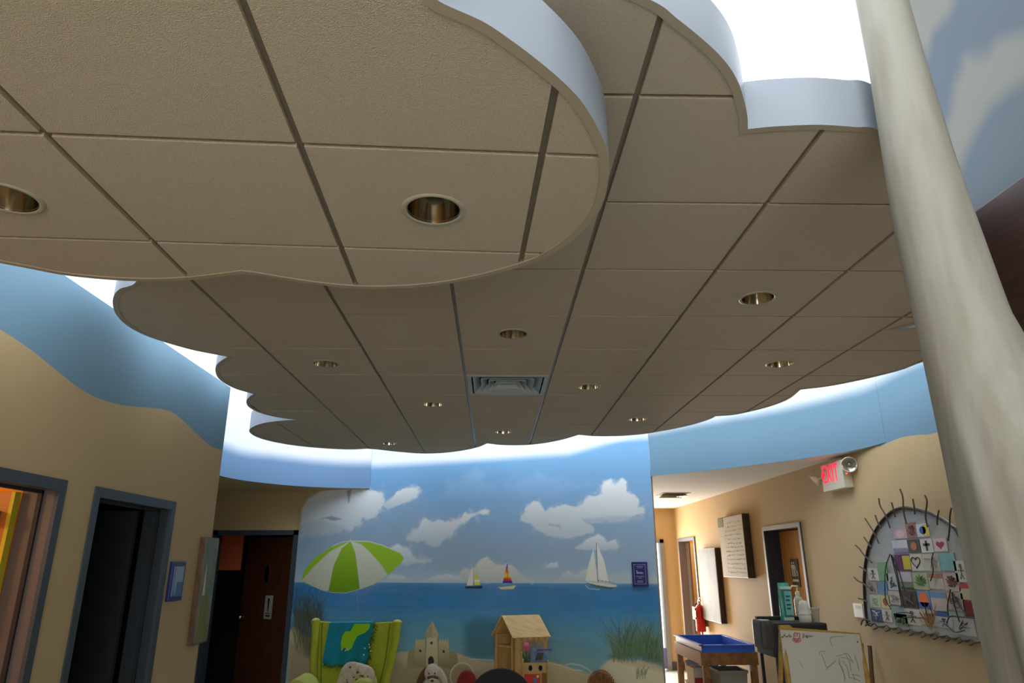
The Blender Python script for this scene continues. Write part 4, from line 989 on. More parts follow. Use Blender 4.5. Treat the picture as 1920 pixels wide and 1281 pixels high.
for dx in (-1, 1): b.tube(spline([bp_(987, 1246, BYY+.03), bp_(987+5*dx, 1234, BYY+.03), bp_(987+7*dx, 1222, BYY+.03)], 4), [.012, .016, .018, .018, .016, .012, .008, .004, .002][:9], 8)
b.build('leaves', mat('green_tulip_leaf', (62, 98, 50), .6), fl)
# plush dog
PB = mat('white_plush', (206, 192, 170), .95, bump=.4, bscale=90); PBR = mat('brown_plush', (96, 66, 40), .95, bump=.4, bscale=90)
def pp(px, py, y=7.35): return on_y(px, py, y)
t = thing('plush_toy', 'white and brown long-eared plush dog sitting on the low table', 'plush toy', (pp(812, 1281).x, 7.35, TZ))
c = pp(811, 1262); HX = c.x
b = MB(); b.ellipsoid((HX, 7.35, TZ+.121), (.10, .09, .12), None, 24, 14); b.build('body', PB, t)
b = MB(); b.ellipsoid((HX, 7.33, c.z+.0), (.075, .075, .085), None, 24, 14, noise=.03); b.ellipsoid((HX+.01, 7.26, c.z-.055), (.045, .05, .035), None, 18, 10); b.build('head', PB, t)
b = MB(); b.ellipsoid((HX+.01, 7.262, c.z-.03), (.055, .035, .02), None, 18, 10); b.ellipsoid((HX+.01, 7.21, c.z-.05), (.016, .012, .012), None, 12, 8); b.build('muzzle_patch', PBR, t)
for s in (-1, 1):
    M = frame3(Vector((1, 0, .55*s)).normalized(), (0, 1, 0), Vector((-.55*s, 0, 1)).normalized(), (0, 0, 0)).to_3x3().to_4x4()
    b = MB(); b.ellipsoid((HX+.095*s, 7.34, c.z-.03), (.034, .03, .10), M, 18, 12); b.build('ear', PBR if s < 0 else PB, t)
for s in (-1, 1): MB().ellipsoid((HX+.028*s, 7.262, c.z+.005), (.008, .006, .008), None, 10, 8).build('eye', mat('black_plastic_eye', (16, 14, 14), .2), t)
# cream round child's chair with red cushion
def rp(px, py, y=7.0): return on_y(px, py, y)
CR = mat('cream_plastic', (206, 198, 168), .5)
ctr = rp(866, 1268); rr = (rp(890, 1268).x-rp(847, 1268).x)/2
t = thing('child_chair', "cream child's chair with round backrest near the black office chair", 'chair', (ctr.x, 6.9, 0))
b = MB(); b.lathe([(0, -.008), (rr*.9, -.008), (rr*1.02, .0), (rr*.9, .008), (0, .008)], frame3((1, 0, 0), (0, 0, 1), (0, -1, 0), (ctr.x, 7.0, ctr.z)), 40); b.build('backrest', mat('cream_woven_back', (168, 154, 118), .8), t)
b = MB(); b.tube([(ctr.x+rr*cos(a*pi/20), 7.0, ctr.z+rr*sin(a*pi/20)) for a in range(41)], .009, 8, False); b.build('back_rim', CR, t)
b = MB(); b.lathe([(0, .34), (.17, .34), (.18, .36), (.17, .38), (0, .38)], Matrix.Translation((ctr.x, 6.85, 0)), 28); b.build('seat', CR, t)
for sx in (-.12, .12):
    for sy_ in (6.73, 6.98): MB().tube([(ctr.x+sx*1.15, sy_, 0), (ctr.x+sx, sy_, .345)], .013, 8).build('leg', CR, t)
for sx in (-.07, .07): MB().tube([(ctr.x+sx, 6.99, .37), (ctr.x+sx, 7.0, ctr.z-rr*.7)], .01, 8).build('back_post', CR, t)
rc = rp(875, 1282, 6.8)
b = MB(); b.ellipsoid((rc.x, 6.86, (rc.z+.38)/2+.015), (.105, .07, (rc.z-.38)/2+.085), None, 26, 16, .8)
tag(b.build('cushion', mat('red_cushion_fabric', (150, 36, 28), .85, vary=.2, vscale=12)), "dark red cushion standing in the cream child's chair", 'cushion')
# black office chair
def kp(px, py, y=5.2): return on_y(px, py, y)
BLK = mat('black_chair_mesh', (14, 13, 16), .75)
top = kp(939, 1255); wid = .235
t = thing('office_chair', 'black office chair, only the rounded top of its backrest rising into view', 'chair', (top.x, 5.0, 0))
b = MB(); pts = []
for i in range(25):
    a = pi*i/24; pts.append((top.x+wid*cos(a), 5.2, top.z-.26+.26*sin(a)**.9))
pts += [(top.x-wid*.96, 5.2, top.z-.42), (top.x-wid*.8, 5.2, top.z-.5), (top.x+wid*.8, 5.2, top.z-.5), (top.x+wid*.96, 5.2, top.z-.42)]
b.prism(pts, (0, .06, 0)); o = b.build('backrest', BLK, t); m = o.modifiers.new('bevel', 'BEVEL'); m.width = .02; m.segments = 3
b = MB(); b.bbox((top.x-.25, 4.72, .43), (top.x+.25, 5.2, .52), .04); b.build('seat', BLK, t)
b = MB(); b.tube([(top.x, 5.0, .1), (top.x, 5.0, .43)], .03, 16); b.build('gas_post', CHROME, t)
b = MB(); b.tube([(top.x, 5.24, .45), (top.x, 5.3, .6), (top.x, 5.27, .75)], .022, 10); b.build('back_bracket', BLK, t)
for i in range(5):
    a = 2*pi*i/5+.3; MB().tube([(top.x, 5.0, .12), (top.x+.28*cos(a), 5.0+.28*sin(a), .07)], [.026, .016], 10).build('base_arm', BLK, t)
    b = MB(); b.lathe([(0, -.015), (.028, -.015), (.03, 0), (.028, .015), (0, .015)], frame3((-sin(a), cos(a), 0), (0, 0, 1), (cos(a), sin(a), 0), (top.x+.28*cos(a), 5.0+.28*sin(a), .03)), 16); b.build('caster', BLK, t)
# wicker chair
WK = mat('tan_wicker', (170, 118, 66), .8, two=(120, 78, 40), vscale=40)
WK2 = mat('grey_wicker', (150, 128, 92), .8, two=(118, 96, 66), vscale=40)
def wp(px, py, y=7.2): return on_y(px, py, y)
t = thing('wicker_chair', 'tan wicker chair with arched back against the foot of the dune painting', 'chair', (wp(1130, 1281).x, 7.15, 0))
def arch(b, x0, x1, ztop, zb, y, r=.012):
    pts = [(x0, y, zb)]+[((x0+x1)/2-(x1-x0)/2*cos(pi*i/16), y, zb+(ztop-zb)*(sin(pi*i/16)**.8)) for i in range(17)]+[(x1, y, zb)]
    b.tube(pts, r, 8); return pts
A0, A1 = wp(1094, 1290), wp(1160, 1290)
b = MB(); arch(b, A0.x, A1.x, wp(1120, 1262).z+.03, .42, 7.2, .014); b.build('back_frame', WK2, t)
b = MB(); n = 22
for i in range(1, n):
    f = i/n; x = A0.x+(A1.x-A0.x)*f; zt_ = .42+(wp(1120, 1262).z+.03-.42)*(max(0, sin(math.acos(1-2*f)))**.8); b.tube([(x, 7.2, .42), (x, 7.2, zt_)], .006, 6)
b.prism([(A0.x+.02, 7.21, .42)]+[((A0.x+A1.x)/2-(A1.x-A0.x)/2*.93*cos(pi*i/16), 7.21, .42+(wp(1120, 1262).z+.0-.42)*(sin(pi*i/16)**.8)) for i in range(1, 16)]+[(A1.x-.02, 7.21, .42)], (0, .012, 0))
b.build('back_weave', WK, t)
MB().bbox((A0.x, 6.82, .38), (A1.x, 7.22, .43), .02).build('seat', WK, t)
for x in (A0.x+.03, A1.x-.03):
    for y in (6.86, 7.18): MB().tube([(x, y, 0), (x, y, .385)], .016, 8).build('leg', WK2, t)
# ================================================================== EXIT SIGN WITH EMERGENCY LAMPS
SGW = mat('white_sign_housing', (214, 206, 184), .45)
t = thing('exit_sign', 'white illuminated EXIT sign with two emergency lamp heads, high on the cream wall', 'exit sign', (RX, 6.40, 2.34))
FX = RX-.085
MB().bbox((FX, 6.20, 2.35), (RX, 6.62, 2.60), .008).build('housing', SGW, t)
MB().bbox((RX-.04, 6.30, 2.59), (RX, 6.52, 2.635), .004).build('canopy', SGW, t)
RED = mat('red_lit_letters', (255, 30, 60), .4, emit=2.2, emitcol=(255, 24, 56))
letters('lettering', 'EXIT', .21, FACE_MX((FX-.001, 6.435, 2.495)), RED, t, .002, .72, 1.12)
MB().prism([(FX-.003, 6.615, 2.495), (FX-.003, 6.585, 2.53), (FX-.003, 6.585, 2.46)], (.002, 0, 0)).build('arrow', RED, t)
LG = mat('clear_lamp_glass', (230, 225, 205), .08, metal=.8)
for nm, c, d in (('lamp_head', (RX-.055, 6.12, 2.545), Vector((-.45, -.85, -.28)).normalized()), ('lamp_head', (RX-.10, 6.74, 2.47), Vector((-.75, .35, -.62)).normalized())):
    u = d.orthogonal().normalized(); w = d.cross(u); M = frame3(u, w, d, c)
    b = MB(); b.lathe([(0, -.055), (.035, -.05), (.062, -.02), (.07, .012), (.066, .018), (.060, .012)], M, 28); hd = b.build(nm, SGW, t)
    b = MB(); b.lathe([(.061, .012), (.045, -.006), (.02, -.02), (0, -.024)], M, 28); b.build('reflector', LG, hd)
    b = MB(); b.ellipsoid(M @ Vector((0, 0, .0)), (.012, .012, .012), None, 10, 8); b.build('bulb', LAMP, hd)
b = MB(); b.tube([(RX-.04, 6.21, 2.58), (RX-.10, 6.18, 2.56)], .012); b.build('lamp_bracket', SGW, t); b = MB(); b.tube([(RX-.04, 6.61, 2.5), (RX-.08, 6.70, 2.48)], .012); b.build('lamp_bracket', SGW, t)
b = MB(); b.ellipsoid((RX-.05, 6.198, 2.475), (.009, .005, .006), None, 10, 8); b.build('indicator_light', mat('red_indicator', (255, 90, 80), .4, emit=4, emitcol=(255, 60, 60)), t)

# ================================================================== BOARDS
WBW = wood('dark_brown_board_edge', (74, 52, 36), (54, 36, 24), (8, 8, 2))
t = thing('whiteboard', 'tall message board with dark brown side and a sheet of green handwriting', 'whiteboard', (RX, 9.38, 1.52))
MB().bbox((RX-.09, 8.89, 1.53), (RX, 9.86, 2.31), .003).build('frame', WBW, t)
MB().box((RX-.093, 8.90, 1.54), (RX-.09, 9.85, 2.30)).build('sheet', mat('off_white_sheet', (190, 184, 162), .7, vary=.06, vscale=5), t)
MB().box((RX-.097, 9.66, 2.18), (RX-.093, 9.87, 2.30)).build('note', mat('sage_note_paper', (140, 140, 110), .8), t)
INK = mat('green_grey_marker', (140, 146, 120), .8); b = MB()
for r in range(13):
    z = 2.22-r*.052; y = 9.62-(.0 if r > 1 else .12)
    while y > 8.98:
        L = R.uniform(.03, .09); pts = []
        for k in range(7): pts.append((RX-.0945, y-L*k/6, z+R.uniform(-.011, .013)+(9.6-y)*.01*sin(r)))
        b.tube(pts, .0008, 3); y -= L+R.uniform(.015, .03)
    if r > 9 and r % 2: continue
b.build('handwriting', INK, t)
t = thing('whiteboard', 'lower whiteboard with smeared grey surface, beside the fire extinguisher', 'whiteboard', (RX, 10.6, .9))
MB().bbox((RX-.08, 10.17, .91), (RX, 11.02, 1.92), .003).build('frame', WBW, t)
SM = mat('smeared_white_board', (140, 137, 126), .6, two=(108, 106, 98), vscale=3, spec=.2)
MB().box((RX-.083, 10.185, .92), (RX-.08, 11.01, 1.91)).build('surface', SM, t)

# fire extinguisher
EX, EY = RX-.10, 11.12
t = thing('fire_extinguisher', 'red fire extinguisher with a tag, hanging beside the hall door', 'fire extinguisher', (EX, EY, .72))
M = Matrix.Translation((EX, EY, 0)); REDP = mat('red_cylinder_paint', (196, 30, 30), .3)
MB().lathe([(0, .73), (.068, .73), (.074, .745), (.074, 1.02), (.068, 1.06), (.045, 1.10), (.02, 1.115), (.02, 1.13)], M, 28).build('cylinder', REDP, t)
b = MB(); b.lathe([(0, 1.12), (.022, 1.12), (.022, 1.16), (0, 1.16)], M, 16); b.build('valve', mat('brushed_valve_metal', (190, 186, 176), .3, .9), t)
b = MB(); b.bbox((EX-.012, EY-.09, 1.165), (EX+.012, EY+.03, 1.178), .003); b.tube([(EX, EY+.02, 1.16), (EX, EY-.04, 1.20), (EX, EY-.10, 1.225)], [.009, .008, .006], 8); b.build('lever', REDP, t)
b = MB(); b.tube(spline([(EX, EY+.02, 1.14), (EX-.03, EY+.09, 1.12), (EX-.03, EY+.10, 1.0), (EX-.03, EY+.085, .85)], 5), .011, 8); b.build('hose', BLK, t)
MB().box((EX-.083, EY-.02, .90), (EX-.078, EY+.11, 1.08)).build('paper_tag', mat('cream_paper_tag', (226, 212, 180), .7), t)
b = MB(); b.box((EX-.079, EY-.055, .93), (EX-.074, EY+.055, 1.03)); b.build('label', mat('cream_paper_tag', (226, 212, 180), .7), t)
b = MB(); b.box((RX-.025, EY-.03, .8), (RX, EY+.03, 1.13)); b.build('bracket', mat('grey_bracket', (120, 118, 112), .5), t)

# ================================================================== WATER TABLE, BOXES, BIN
TW = wood('water_table_oak', (150, 106, 62), (118, 80, 44), (4, 14, 4))
TX0, TX1, TY0, TY1, TH = 2.43, 3.05, 8.62, 9.82, .80
t = thing('water_table', 'wooden water play table with a bright blue tray against the cream wall', 'water table', ((TX0+TX1)/2, (TY0+TY1)/2, 0))
BLU = mat('bright_blue_plastic', (60, 112, 226), .28)
b = MB()
for (xa, ya, xb, yb) in ((TX0, TY0, TX1, TY0+.02), (TX0, TY1-.02, TX1, TY1), (TX0, TY0, TX0+.02, TY1), (TX1-.02, TY0, TX1, TY1)): b.bbox((xa, ya, TH-.11), (xb, yb, TH), .004)
b.box((TX0, TY0, TH-.12), (TX1, TY1, TH-.11))
b.bbox((TX0-.03, TY0-.03, TH-.006), (TX1+.02, TY0+.02, TH+.006), .003); b.bbox((TX0-.03, TY1-.02, TH-.006), (TX1+.02, TY1+.02, TH+.006), .003)
b.bbox((TX0-.03, TY0-.03, TH-.006), (TX0+.02, TY1+.02, TH+.006), .003); b.bbox((TX1-.02, TY0-.03, TH-.006), (TX1+.02, TY1+.02, TH+.006), .003)
b.build('tray', BLU, t)
b = MB()
for (xa, ya, xb, yb) in ((TX0-.02, TY0-.022, TX1+.02, TY0-.001), (TX0-.02, TY1+.001, TX1+.02, TY1+.022), (TX0-.022, TY0, TX0-.001, TY1), (TX1+.001, TY0, TX1+.022, TY1)): b.bbox((xa, ya, TH-.21), (xb, yb, TH-.075), .003)
b.build('apron', TW, t)
for x in (TX0+.03, TX1-.03):
    for y in (TY0+.02, TY1-.02): MB().bbox((x-.035, y-.035, 0), (x+.035, y+.035, TH-.125), .004).build('leg', TW, t)
for (x, y, c, nm, lab) in ((2.60, 8.95, (236, 200, 60), 'toy_duck', 'small yellow and dark toy lying in the blue tray'), (2.78, 8.9, (236, 236, 232), 'toy_shell', 'small white toy lying in the blue tray')):
    b = MB(); b.ellipsoid((x, y, TH-.085), (.035, .03, .024), None, 16, 10); b.ellipsoid((x-.025, y, TH-.06), (.016, .016, .016), None, 12, 8)
    tag(b.build(nm, mat(nm+'_plastic', c, .4)), lab, 'toy')
PK = mat('white_carton', (226, 214, 206), .7); PKR = mat('red_carton_print', (190, 60, 60), .6)
def carton(x, y, z, w, d, h, rz, lab):
    t = thing('carton', lab, 'box', (x, y, z), rz, 'cartons under the water table'); M = mworld(t)
    MB().bbox((-w/2, -d/2, 0), (w/2, d/2, h), .006, M).build('box', PK, t)
    MB().box((-w*.42, -d/2-.002, h*.12), (w*.42, -d/2, h*.5), M).build('print', PKR, t)
    MB().prism([M @ Vector(p) for p in ((-w/2, d/2, h), (w/2, d/2, h), (w/2-.01, d/2+.07, h+.05), (-w/2+.01, d/2+.07, h+.05))], M.to_3x3() @ Vector((0, 0, .004))).build('flap', PK, t)
carton(2.50, 9.2, 0, .17, .24, .28, .15, 'white and red carton on the floor below the open carton, under the water table')
carton(2.71, 9.22, 0, .20, .26, .27, -.1, 'white carton on the floor beside the grey bin, under the water table')
carton(2.50, 9.2, .282, .16, .22, .22, .1, 'white and red carton with raised flap, stacked on another under the water table')
carton(2.70, 9.2, .272, .19, .22, .22, -.15, 'white carton with brown-red print, stacked next to the table leg')
t = thing('storage_bin', 'grey plastic bin standing under the water table', 'bin', (2.80, 8.9, 0))
cxb, cyb = 2.80, 8.90
GB = mat('grey_bin_plastic', (150, 150, 136), .5)
b = MB(); v = []
for z, a, c_ in ((0, .13, .16), (.50, .165, .19), (.50, .155, .18), (.02, .12, .15)):
    v += [(cxb-a, cyb-c_, z), (cxb+a, cyb-c_, z), (cxb+a, cyb+c_, z), (cxb-a, cyb+c_, z)]
f = [(3, 2, 1, 0), (12, 13, 14, 15)]
for k in range(3):
    for i in range(4): f.append((4*k+i, 4*k+(i+1) % 4, 4*(k+1)+(i+1) % 4, 4*(k+1)+i))
b.add(v, f, False); b.build('body', GB, t)
b = MB()
for (xa, ya, xb, yb) in ((-.175, -.20, .175, -.185), (-.175, .185, .175, .20), (-.175, -.2, -.16, .2), (.16, -.2, .175, .2)): b.bbox((cxb+xa, cyb+ya, .49), (cxb+xb, cyb+yb, .52), .004)
b.build('rim', GB, t)

# ================================================================== BLACK CART WITH BOTTLES
CBL = mat('black_cart_plastic', (40, 36, 40), .5, bump=.2, bscale=150); CGR = mat('dark_grey_cart_handle', (74, 70, 68), .45)
CTZ = 1.24
x0, x1 = 2.26, 2.72; y0, y1 = 5.95, 6.35
t = thing('utility_cart', 'black plastic utility cart behind the whiteboard easel', 'cart', ((x0+x1)/2, 6.15, 0))
b = MB(); b.bbox((x0, y0, CTZ-.26), (x1, y1, CTZ), .02); b.bbox((x0+.01, y1-.07, CTZ), (x1-.06, y1-.01, CTZ+.028), .008); b.build('top_shelf', CBL, t)
MB().bbox((x0, y0, .62), (x1, y1, .70), .02).build('middle_shelf', CBL, t); MB().bbox((x0, y0, .12), (x1, y1, .20), .02).build('bottom_shelf', CBL, t)
for x in (x0+.03, x1-.03):
    for y in (y0+.03, y1-.03): MB().bbox((x-.012, y-.012, .08), (x+.012, y+.012, CTZ-.1), .004).build('leg', CBL, t)
b = MB(); b.bbox((x0-.085, y0-.0, CTZ-.20), (x0+.02, y0+.22, CTZ+.02), .03); b.build('handle', CGR, t)
b = MB(); b.box((x0-.070, y0+.03, CTZ+.02), (x0+.0, y0+.09, CTZ+.023)); b.build('handle_label', mat('white_label', (214, 212, 206), .5), t)
for x in (x0+.04, x1-.04):
    for y in (y0+.04, y1-.04): b = MB(); b.lathe([(0, -.012), (.038, -.012), (.04, 0), (.038, .012), (0, .012)], frame3((0, 1, 0), (0, 0, 1), (1, 0, 0), (x, y, .04)), 18); b.build('wheel', CGR, t)
# things on the cart
def onc(px, py): return on_z(px, py, CTZ)
p = on_y(1473, 1139, 6.22)
t = thing('wipes_pouch', 'teal and white pouch of wipes standing on the black cart', 'pouch', (p.x, 6.22, CTZ))
w = (on_y(1485, 1120, 6.22).x-on_y(1462, 1120, 6.22).x)/2; hh = on_y(1473, 1093, 6.22).z-CTZ
b = MB(); vs = []
for j in range(13):
    v = j/12
    for i in range(24):
        a = 2*pi*i/24; th = .028*(1-v)**.7+.003
        vs.append((p.x+w*(1-.06*v)*cos(a)*(1 if True else 0), 6.22+th*sin(a), CTZ+hh*v))
fs = [(j*24+i, j*24+(i+1) % 24, (j+1)*24+(i+1) % 24, (j+1)*24+i) for j in range(12) for i in range(24)]+[tuple(range(23, -1, -1)), tuple(288+i for i in range(24))]
b.add(vs, fs, True); b.build('pouch', mat('teal_pouch_plastic', (46, 160, 136), .3, two=(96, 190, 176), vscale=14), t)
MB().box((p.x-w*.80, 6.17, CTZ+hh*.83), (p.x+w*.88, 6.215, CTZ+hh*.90)).build('band', mat('white_pouch_band', (214, 226, 220), .4), t)
b = MB(); b.box((p.x-w*.75, 6.175, CTZ+.004), (p.x+w*.85, 6.18, CTZ+hh*.09)); b.build('band', mat('white_pouch_band', (214, 226, 220), .4), t)
b = MB(); b.box((p.x-w*.35, 6.172, CTZ+hh*.15), (p.x+w*.85, 6.179, CTZ+hh*.78)); b.build('label', mat('pale_teal_label', (128, 196, 190), .4), t)
b = MB()
for k, z in enumerate((.62, .52, .40, .30)): b.box((p.x-w*.15, 6.1695, CTZ+hh*z), (p.x+w*(.55-.1*(k % 2)), 6.1725, CTZ+hh*(z+.045)))
b.build('lettering', mat('dark_teal_ink', (20, 96, 84), .5), t)
p = on_y(1499, 1141, 6.28)
CLR = mat('clear_bottle_plastic', (222, 214, 196), .15, alpha=.55)
t = thing('pump_bottle', 'clear bottle with white pump, behind the white jug on the cart', 'bottle', (p.x, 6.28, CTZ+.0))
M = Matrix.Translation((p.x, 6.28, CTZ+.028)); MB().lathe([(0, 0), (.034, 0), (.037, .01), (.037, .13), (.03, .155), (.013, .165), (.013, .18)], M, 24).build('bottle', CLR, t)
b = MB(); b.lathe([(.017, .165), (.017, .2), (.006, .205), (.006, .235), (.012, .238), (.012, .25), (0, .252)], M, 18); b.tube([M @ Vector((0, 0, .245)), M @ Vector((-.045, -.0, .245)), M @ Vector((-.05, 0, .232))], .007, 8); b.build('pump', mat('ivory_pump', (226, 216, 186), .4), t)
t.location.z = CTZ; 
p = on_y(1508, 1146, 6.05)
t = thing('plastic_jug', 'white translucent jug with rounded shoulders at the front of the cart', 'jug', (p.x, 6.05, CTZ))
M = Matrix.Translation((p.x, 6.05, CTZ)); JW = mat('white_translucent_plastic', (226, 222, 208), .35)
MB().lathe([(0, 0), (.046, 0), (.048, .005), (.048, .055), (.043, .06), (.043, .105), (.036, .135), (.03, .155), (.024, .165), (0, .167)], M, 28).build('body', JW, t)
MB().lathe([(.0485, .056), (.05, .06), (.0485, .066)], M, 28).build('ring', JW, t)
p = on_y(1528, 1146, 6.05)
t = thing('plastic_cup', 'clear plastic cup at the edge of the cart beside the jug', 'cup', (p.x, 6.05, CTZ))
M = Matrix.Translation((p.x, 6.05, CTZ)); MB().lathe([(0, 0), (.026, 0), (.038, .105), (.04, .108), (.036, .106), (.0245, .004), (0, .004)], M, 28).build('cup', mat('milky_cup_plastic', (216, 206, 190), .2, alpha=.7), t)

# ================================================================== EASEL
EYY = 5.0
def ep(px, py, y=EYY): return on_y(px, py, y)
tl, tr2, bl_ = ep(1463, 1181), ep(1612, 1190), ep(1465, 1281)
t = thing('easel', "child's whiteboard easel with red heart drawing and grey scribbles", 'easel', ((tl.x+tr2.x)/2, EYY, 0))
WBD = mat('easel_whiteboard', (216, 212, 200), .25, vary=.04, vscale=4)
zb = .62
zr = (tl.z+tr2.z)/2
YEW = wood('yellow_varnished_wood', (196, 158, 72), (172, 134, 54), (3, 3, 12), .4)
xr = ep(1617, 1235).x
MB().prism([(tl.x, EYY, tl.z), (tr2.x, EYY, tr2.z), (xr, EYY, zb), (tl.x, EYY, zb)], (0, .012, 0)).build('board', WBD, t)
b = MB(); b.prism([(tl.x-.005, EYY+.002, tl.z-.004), (tr2.x+.004, EYY+.002, tr2.z-.004), (tr2.x+.004, EYY+.002, tr2.z+.008), (tl.x+.09, EYY+.002, tl.z+.010), (tl.x+.07, EYY+.002, tl.z+.028), (tl.x-.0, EYY+.002, tl.z+.026)], (0, .022, 0)); b.build('top_rail', YEW, t)
b = MB(); b.tube([(tl.x+.02, EYY+.03, tl.z), (tl.x-.0, EYY-.10, 0)], .018, 8); b.build('leg', YEW, t)
b = MB(); b.tube([(tr2.x+.0, EYY+.03, tr2.z), (tr2.x+.035, EYY-.10, 0)], .018, 8); b.build('leg', YEW, t)
b = MB(); b.tube([(tl.x+.02, EYY+.04, tl.z-.02), (tl.x-.0, EYY+.42, 0)], .016, 8); b.build('leg', YEW, t)
b = MB(); b.tube([(tr2.x+.02, EYY+.04, tr2.z-.06), (tr2.x+.075, EYY+.42, 0)], .016, 8); b.build('leg', wood('brown_leg_wood', (132, 90, 50), (104, 68, 36), (4, 4, 12)), t)
MB().bbox((tl.x, EYY-.09, zb-.03), (xr, EYY+.012, zb), .006).build('marker_tray', YEW, t)
b = MB()
for px, py in ((1467, 1195), (1608, 1204), (1470, 1274)): b.ellipsoid(ep(px, py, EYY-.002), (.0055, .003, .0055), None, 10, 6)
b.build('screw', mat('dark_screw', (70, 60, 90), .4), t)
def scrib(name, lines, m, r=.0016):
    b = MB()
    for l in lines: b.tube(spline([ep(x, y, EYY-.0015) for x, y in l], 4), r, 5)
    return b.build(name, m, t)
zx = lambda x, y: (1420+x/5.796, 1060+y/5.796)
scrib('handwriting', [[zx(*p) for p in l] for l in (
    [(272, 785), (290, 770), (300, 745)], [(283, 762), (302, 768), (312, 784)], [(315, 770), (318, 782), (330, 770), (332, 783)], [(345, 748), (343, 784)], [(334, 762), (356, 760)], [(354, 770), (356, 784), (366, 768), (374, 783)],
    [(490, 760), (500, 748), (512, 756), (500, 770), (494, 795)], [(505, 770), (516, 790)], [(524, 762), (526, 780), (540, 764), (536, 796)], [(546, 762), (545, 790), (562, 766), (570, 780)], [(574, 766), (582, 780), (598, 768), (606, 772)])], mat('brown_marker_ink', (92, 74, 62), .7), .0017)
scrib('heart_drawing', [[zx(*p) for p in l] for l in (
    [(398, 752), (402, 738), (420, 732), (436, 745), (448, 736), (462, 750), (460, 780), (440, 812), (430, 838)], [(398, 752), (392, 776), (404, 800), (430, 838)],
    [(388, 800), (410, 796), (440, 800), (468, 798)], [(386, 800), (390, 822), (412, 836), (440, 838), (466, 826), (470, 800)], [(400, 806), (408, 828)], [(422, 804), (428, 832)], [(446, 804), (450, 830)], [(430, 742), (432, 776)], [(412, 750), (408, 780)])], mat('red_marker_ink', (206, 60, 70), .7), .0021)
scrib('pencil_scribble', [[zx(*p) for p in l] for l in (
    [(940, 775), (860, 776), (805, 782), (790, 820), (800, 850), (818, 882)], [(678, 965), (684, 938), (742, 936)], [(750, 1140), (770, 1110), (820, 1070), (852, 1034)], [(762, 1112), (800, 1084), (850, 1040)],
    [(860, 990), (920, 975), (980, 960), (1040, 1060)], [(900, 1000), (960, 1010), (1020, 1040), (1045, 1062)], [(890, 1010), (900, 1080), (940, 1180), (960, 1240)], [(960, 960), (1000, 1050), (1020, 1150)], [(930, 1040), (980, 1120), (1000, 1230)], [(1060, 980), (1090, 1080), (1105, 1140)],
    [(1030, 1190), (1080, 1194), (1120, 1210)], [(1000, 1220), (1050, 1232), (1120, 1260)], [(450, 1030), (470, 1060), (492, 1110)], [(700, 970), (740, 1080), (760, 1120)], [(880, 1060), (930, 1130), (950, 1270)], [(1040, 1180), (1060, 1250)])], mat('grey_pencil_marks', (150, 146, 142), .8), .0016)

# thermostat + mark on the wall
tag(MB().bbox((RX-.022, 6.34, 1.245), (RX, 6.50, 1.36), .003).build('thermostat', mat('white_thermostat', (226, 220, 206), .4)), 'small white thermostat on the cream wall at the edge of the arch artwork', 'thermostat')
bpy.data.objects['thermostat'].data.materials.append(mat('pale_green_display', (190, 200, 160), .3))
b = MB(); b.box((RX-.0235, 6.38, 1.32), (RX-.022, 6.46, 1.345)); b.build('display', mat('pale_green_display', (190, 200, 160), .3), bpy.data.objects['thermostat'])
# dark stick leaning behind the easel
p0 = on_x(1622, 1215, RX-.05); 
b = MB(); b.tube([(RX-.035, p0.y-.05, p0.z+.02), (RX-.25, p0.y-.30, .02)], [.018, .022], 10)
tag(b.build('broom_handle', mat('dark_brown_stick', (88, 58, 30), .6)), 'dark brown wooden pole leaning on the cream wall behind the easel', 'pole')

# ================================================================== ARCH ARTWORK
AX = RX-.035
def aq(x, y, dx=0): return on_x(1580+x/3.767, 880+y/3.767, AX-dx)
t = thing('arch_artwork', "arched wall artwork of children's drawings framed in dark branches", 'artwork', (RX, 5.5, 1.2))
outl = [aq(175, 1098), aq(160, 1000), aq(150, 820), aq(155, 700), aq(175, 580), aq(205, 490), aq(245, 410), aq(300, 340), aq(360, 292), aq(430, 272), aq(520, 285), aq(610, 310), aq(690, 350), aq(760, 400), aq(818, 460)]
yr = outl[-1].y-.06
outl += [Vector((AX, yr-.03, 1.62)), Vector((AX, yr-.05, 1.2))]
sp = spline(outl, 6)
MB().prism([(AX+.01, p.y, p.z) for p in sp], (.022, 0, 0)).build('backing', mat('grey_blue_backing', (158, 166, 172), .6, two=(176, 172, 160), vscale=3), t)
MB().tube(sp, .011, 10).build('frame', mat('dark_branch_metal', (54, 44, 42), .6), t)
TWG = mat('dark_twig', (84, 70, 56), .8)
tw_ = [((405, 140), (425, 200), (430, 300), (450, 385)), ((495, 210), (504, 260), (510, 320)), ((580, 185), (596, 230), (585, 330), (600, 410)), ((680, 290), (670, 340), (668, 395)), ((768, 275), (758, 330), (755, 420), (745, 505)), ((345, 235), (358, 280), (372, 340)), ((255, 205), (265, 260), (305, 330), (335, 415)), ((230, 325), (245, 370), (270, 415)), ((157, 348), (185, 390), (225, 455), (255, 525)), ((150, 480), (175, 515), (205, 555)), ((90, 537), (120, 565), (150, 605), (207, 660)), ((118, 688), (140, 700), (168, 722)), ((80, 763), (110, 790), (150, 810), (205, 855)), ((112, 913), (140, 920), (172, 936)), ((130, 1100), (140, 1070), (165, 1060), (190, 1075)), ((160, 1105), (180, 1095), (200, 1090))]
for l in tw_:
    pts = spline([aq(x, y, .02) for x, y in l], 4); b = MB(); b.tube(pts, .0062, 6); b.build('twig', TWG, t)
DR = {}
def dcol(c):
    k = 'drawing_%d_%d_%d' % c
    return mat(k, c, .7, vary=.12, vscale=18)
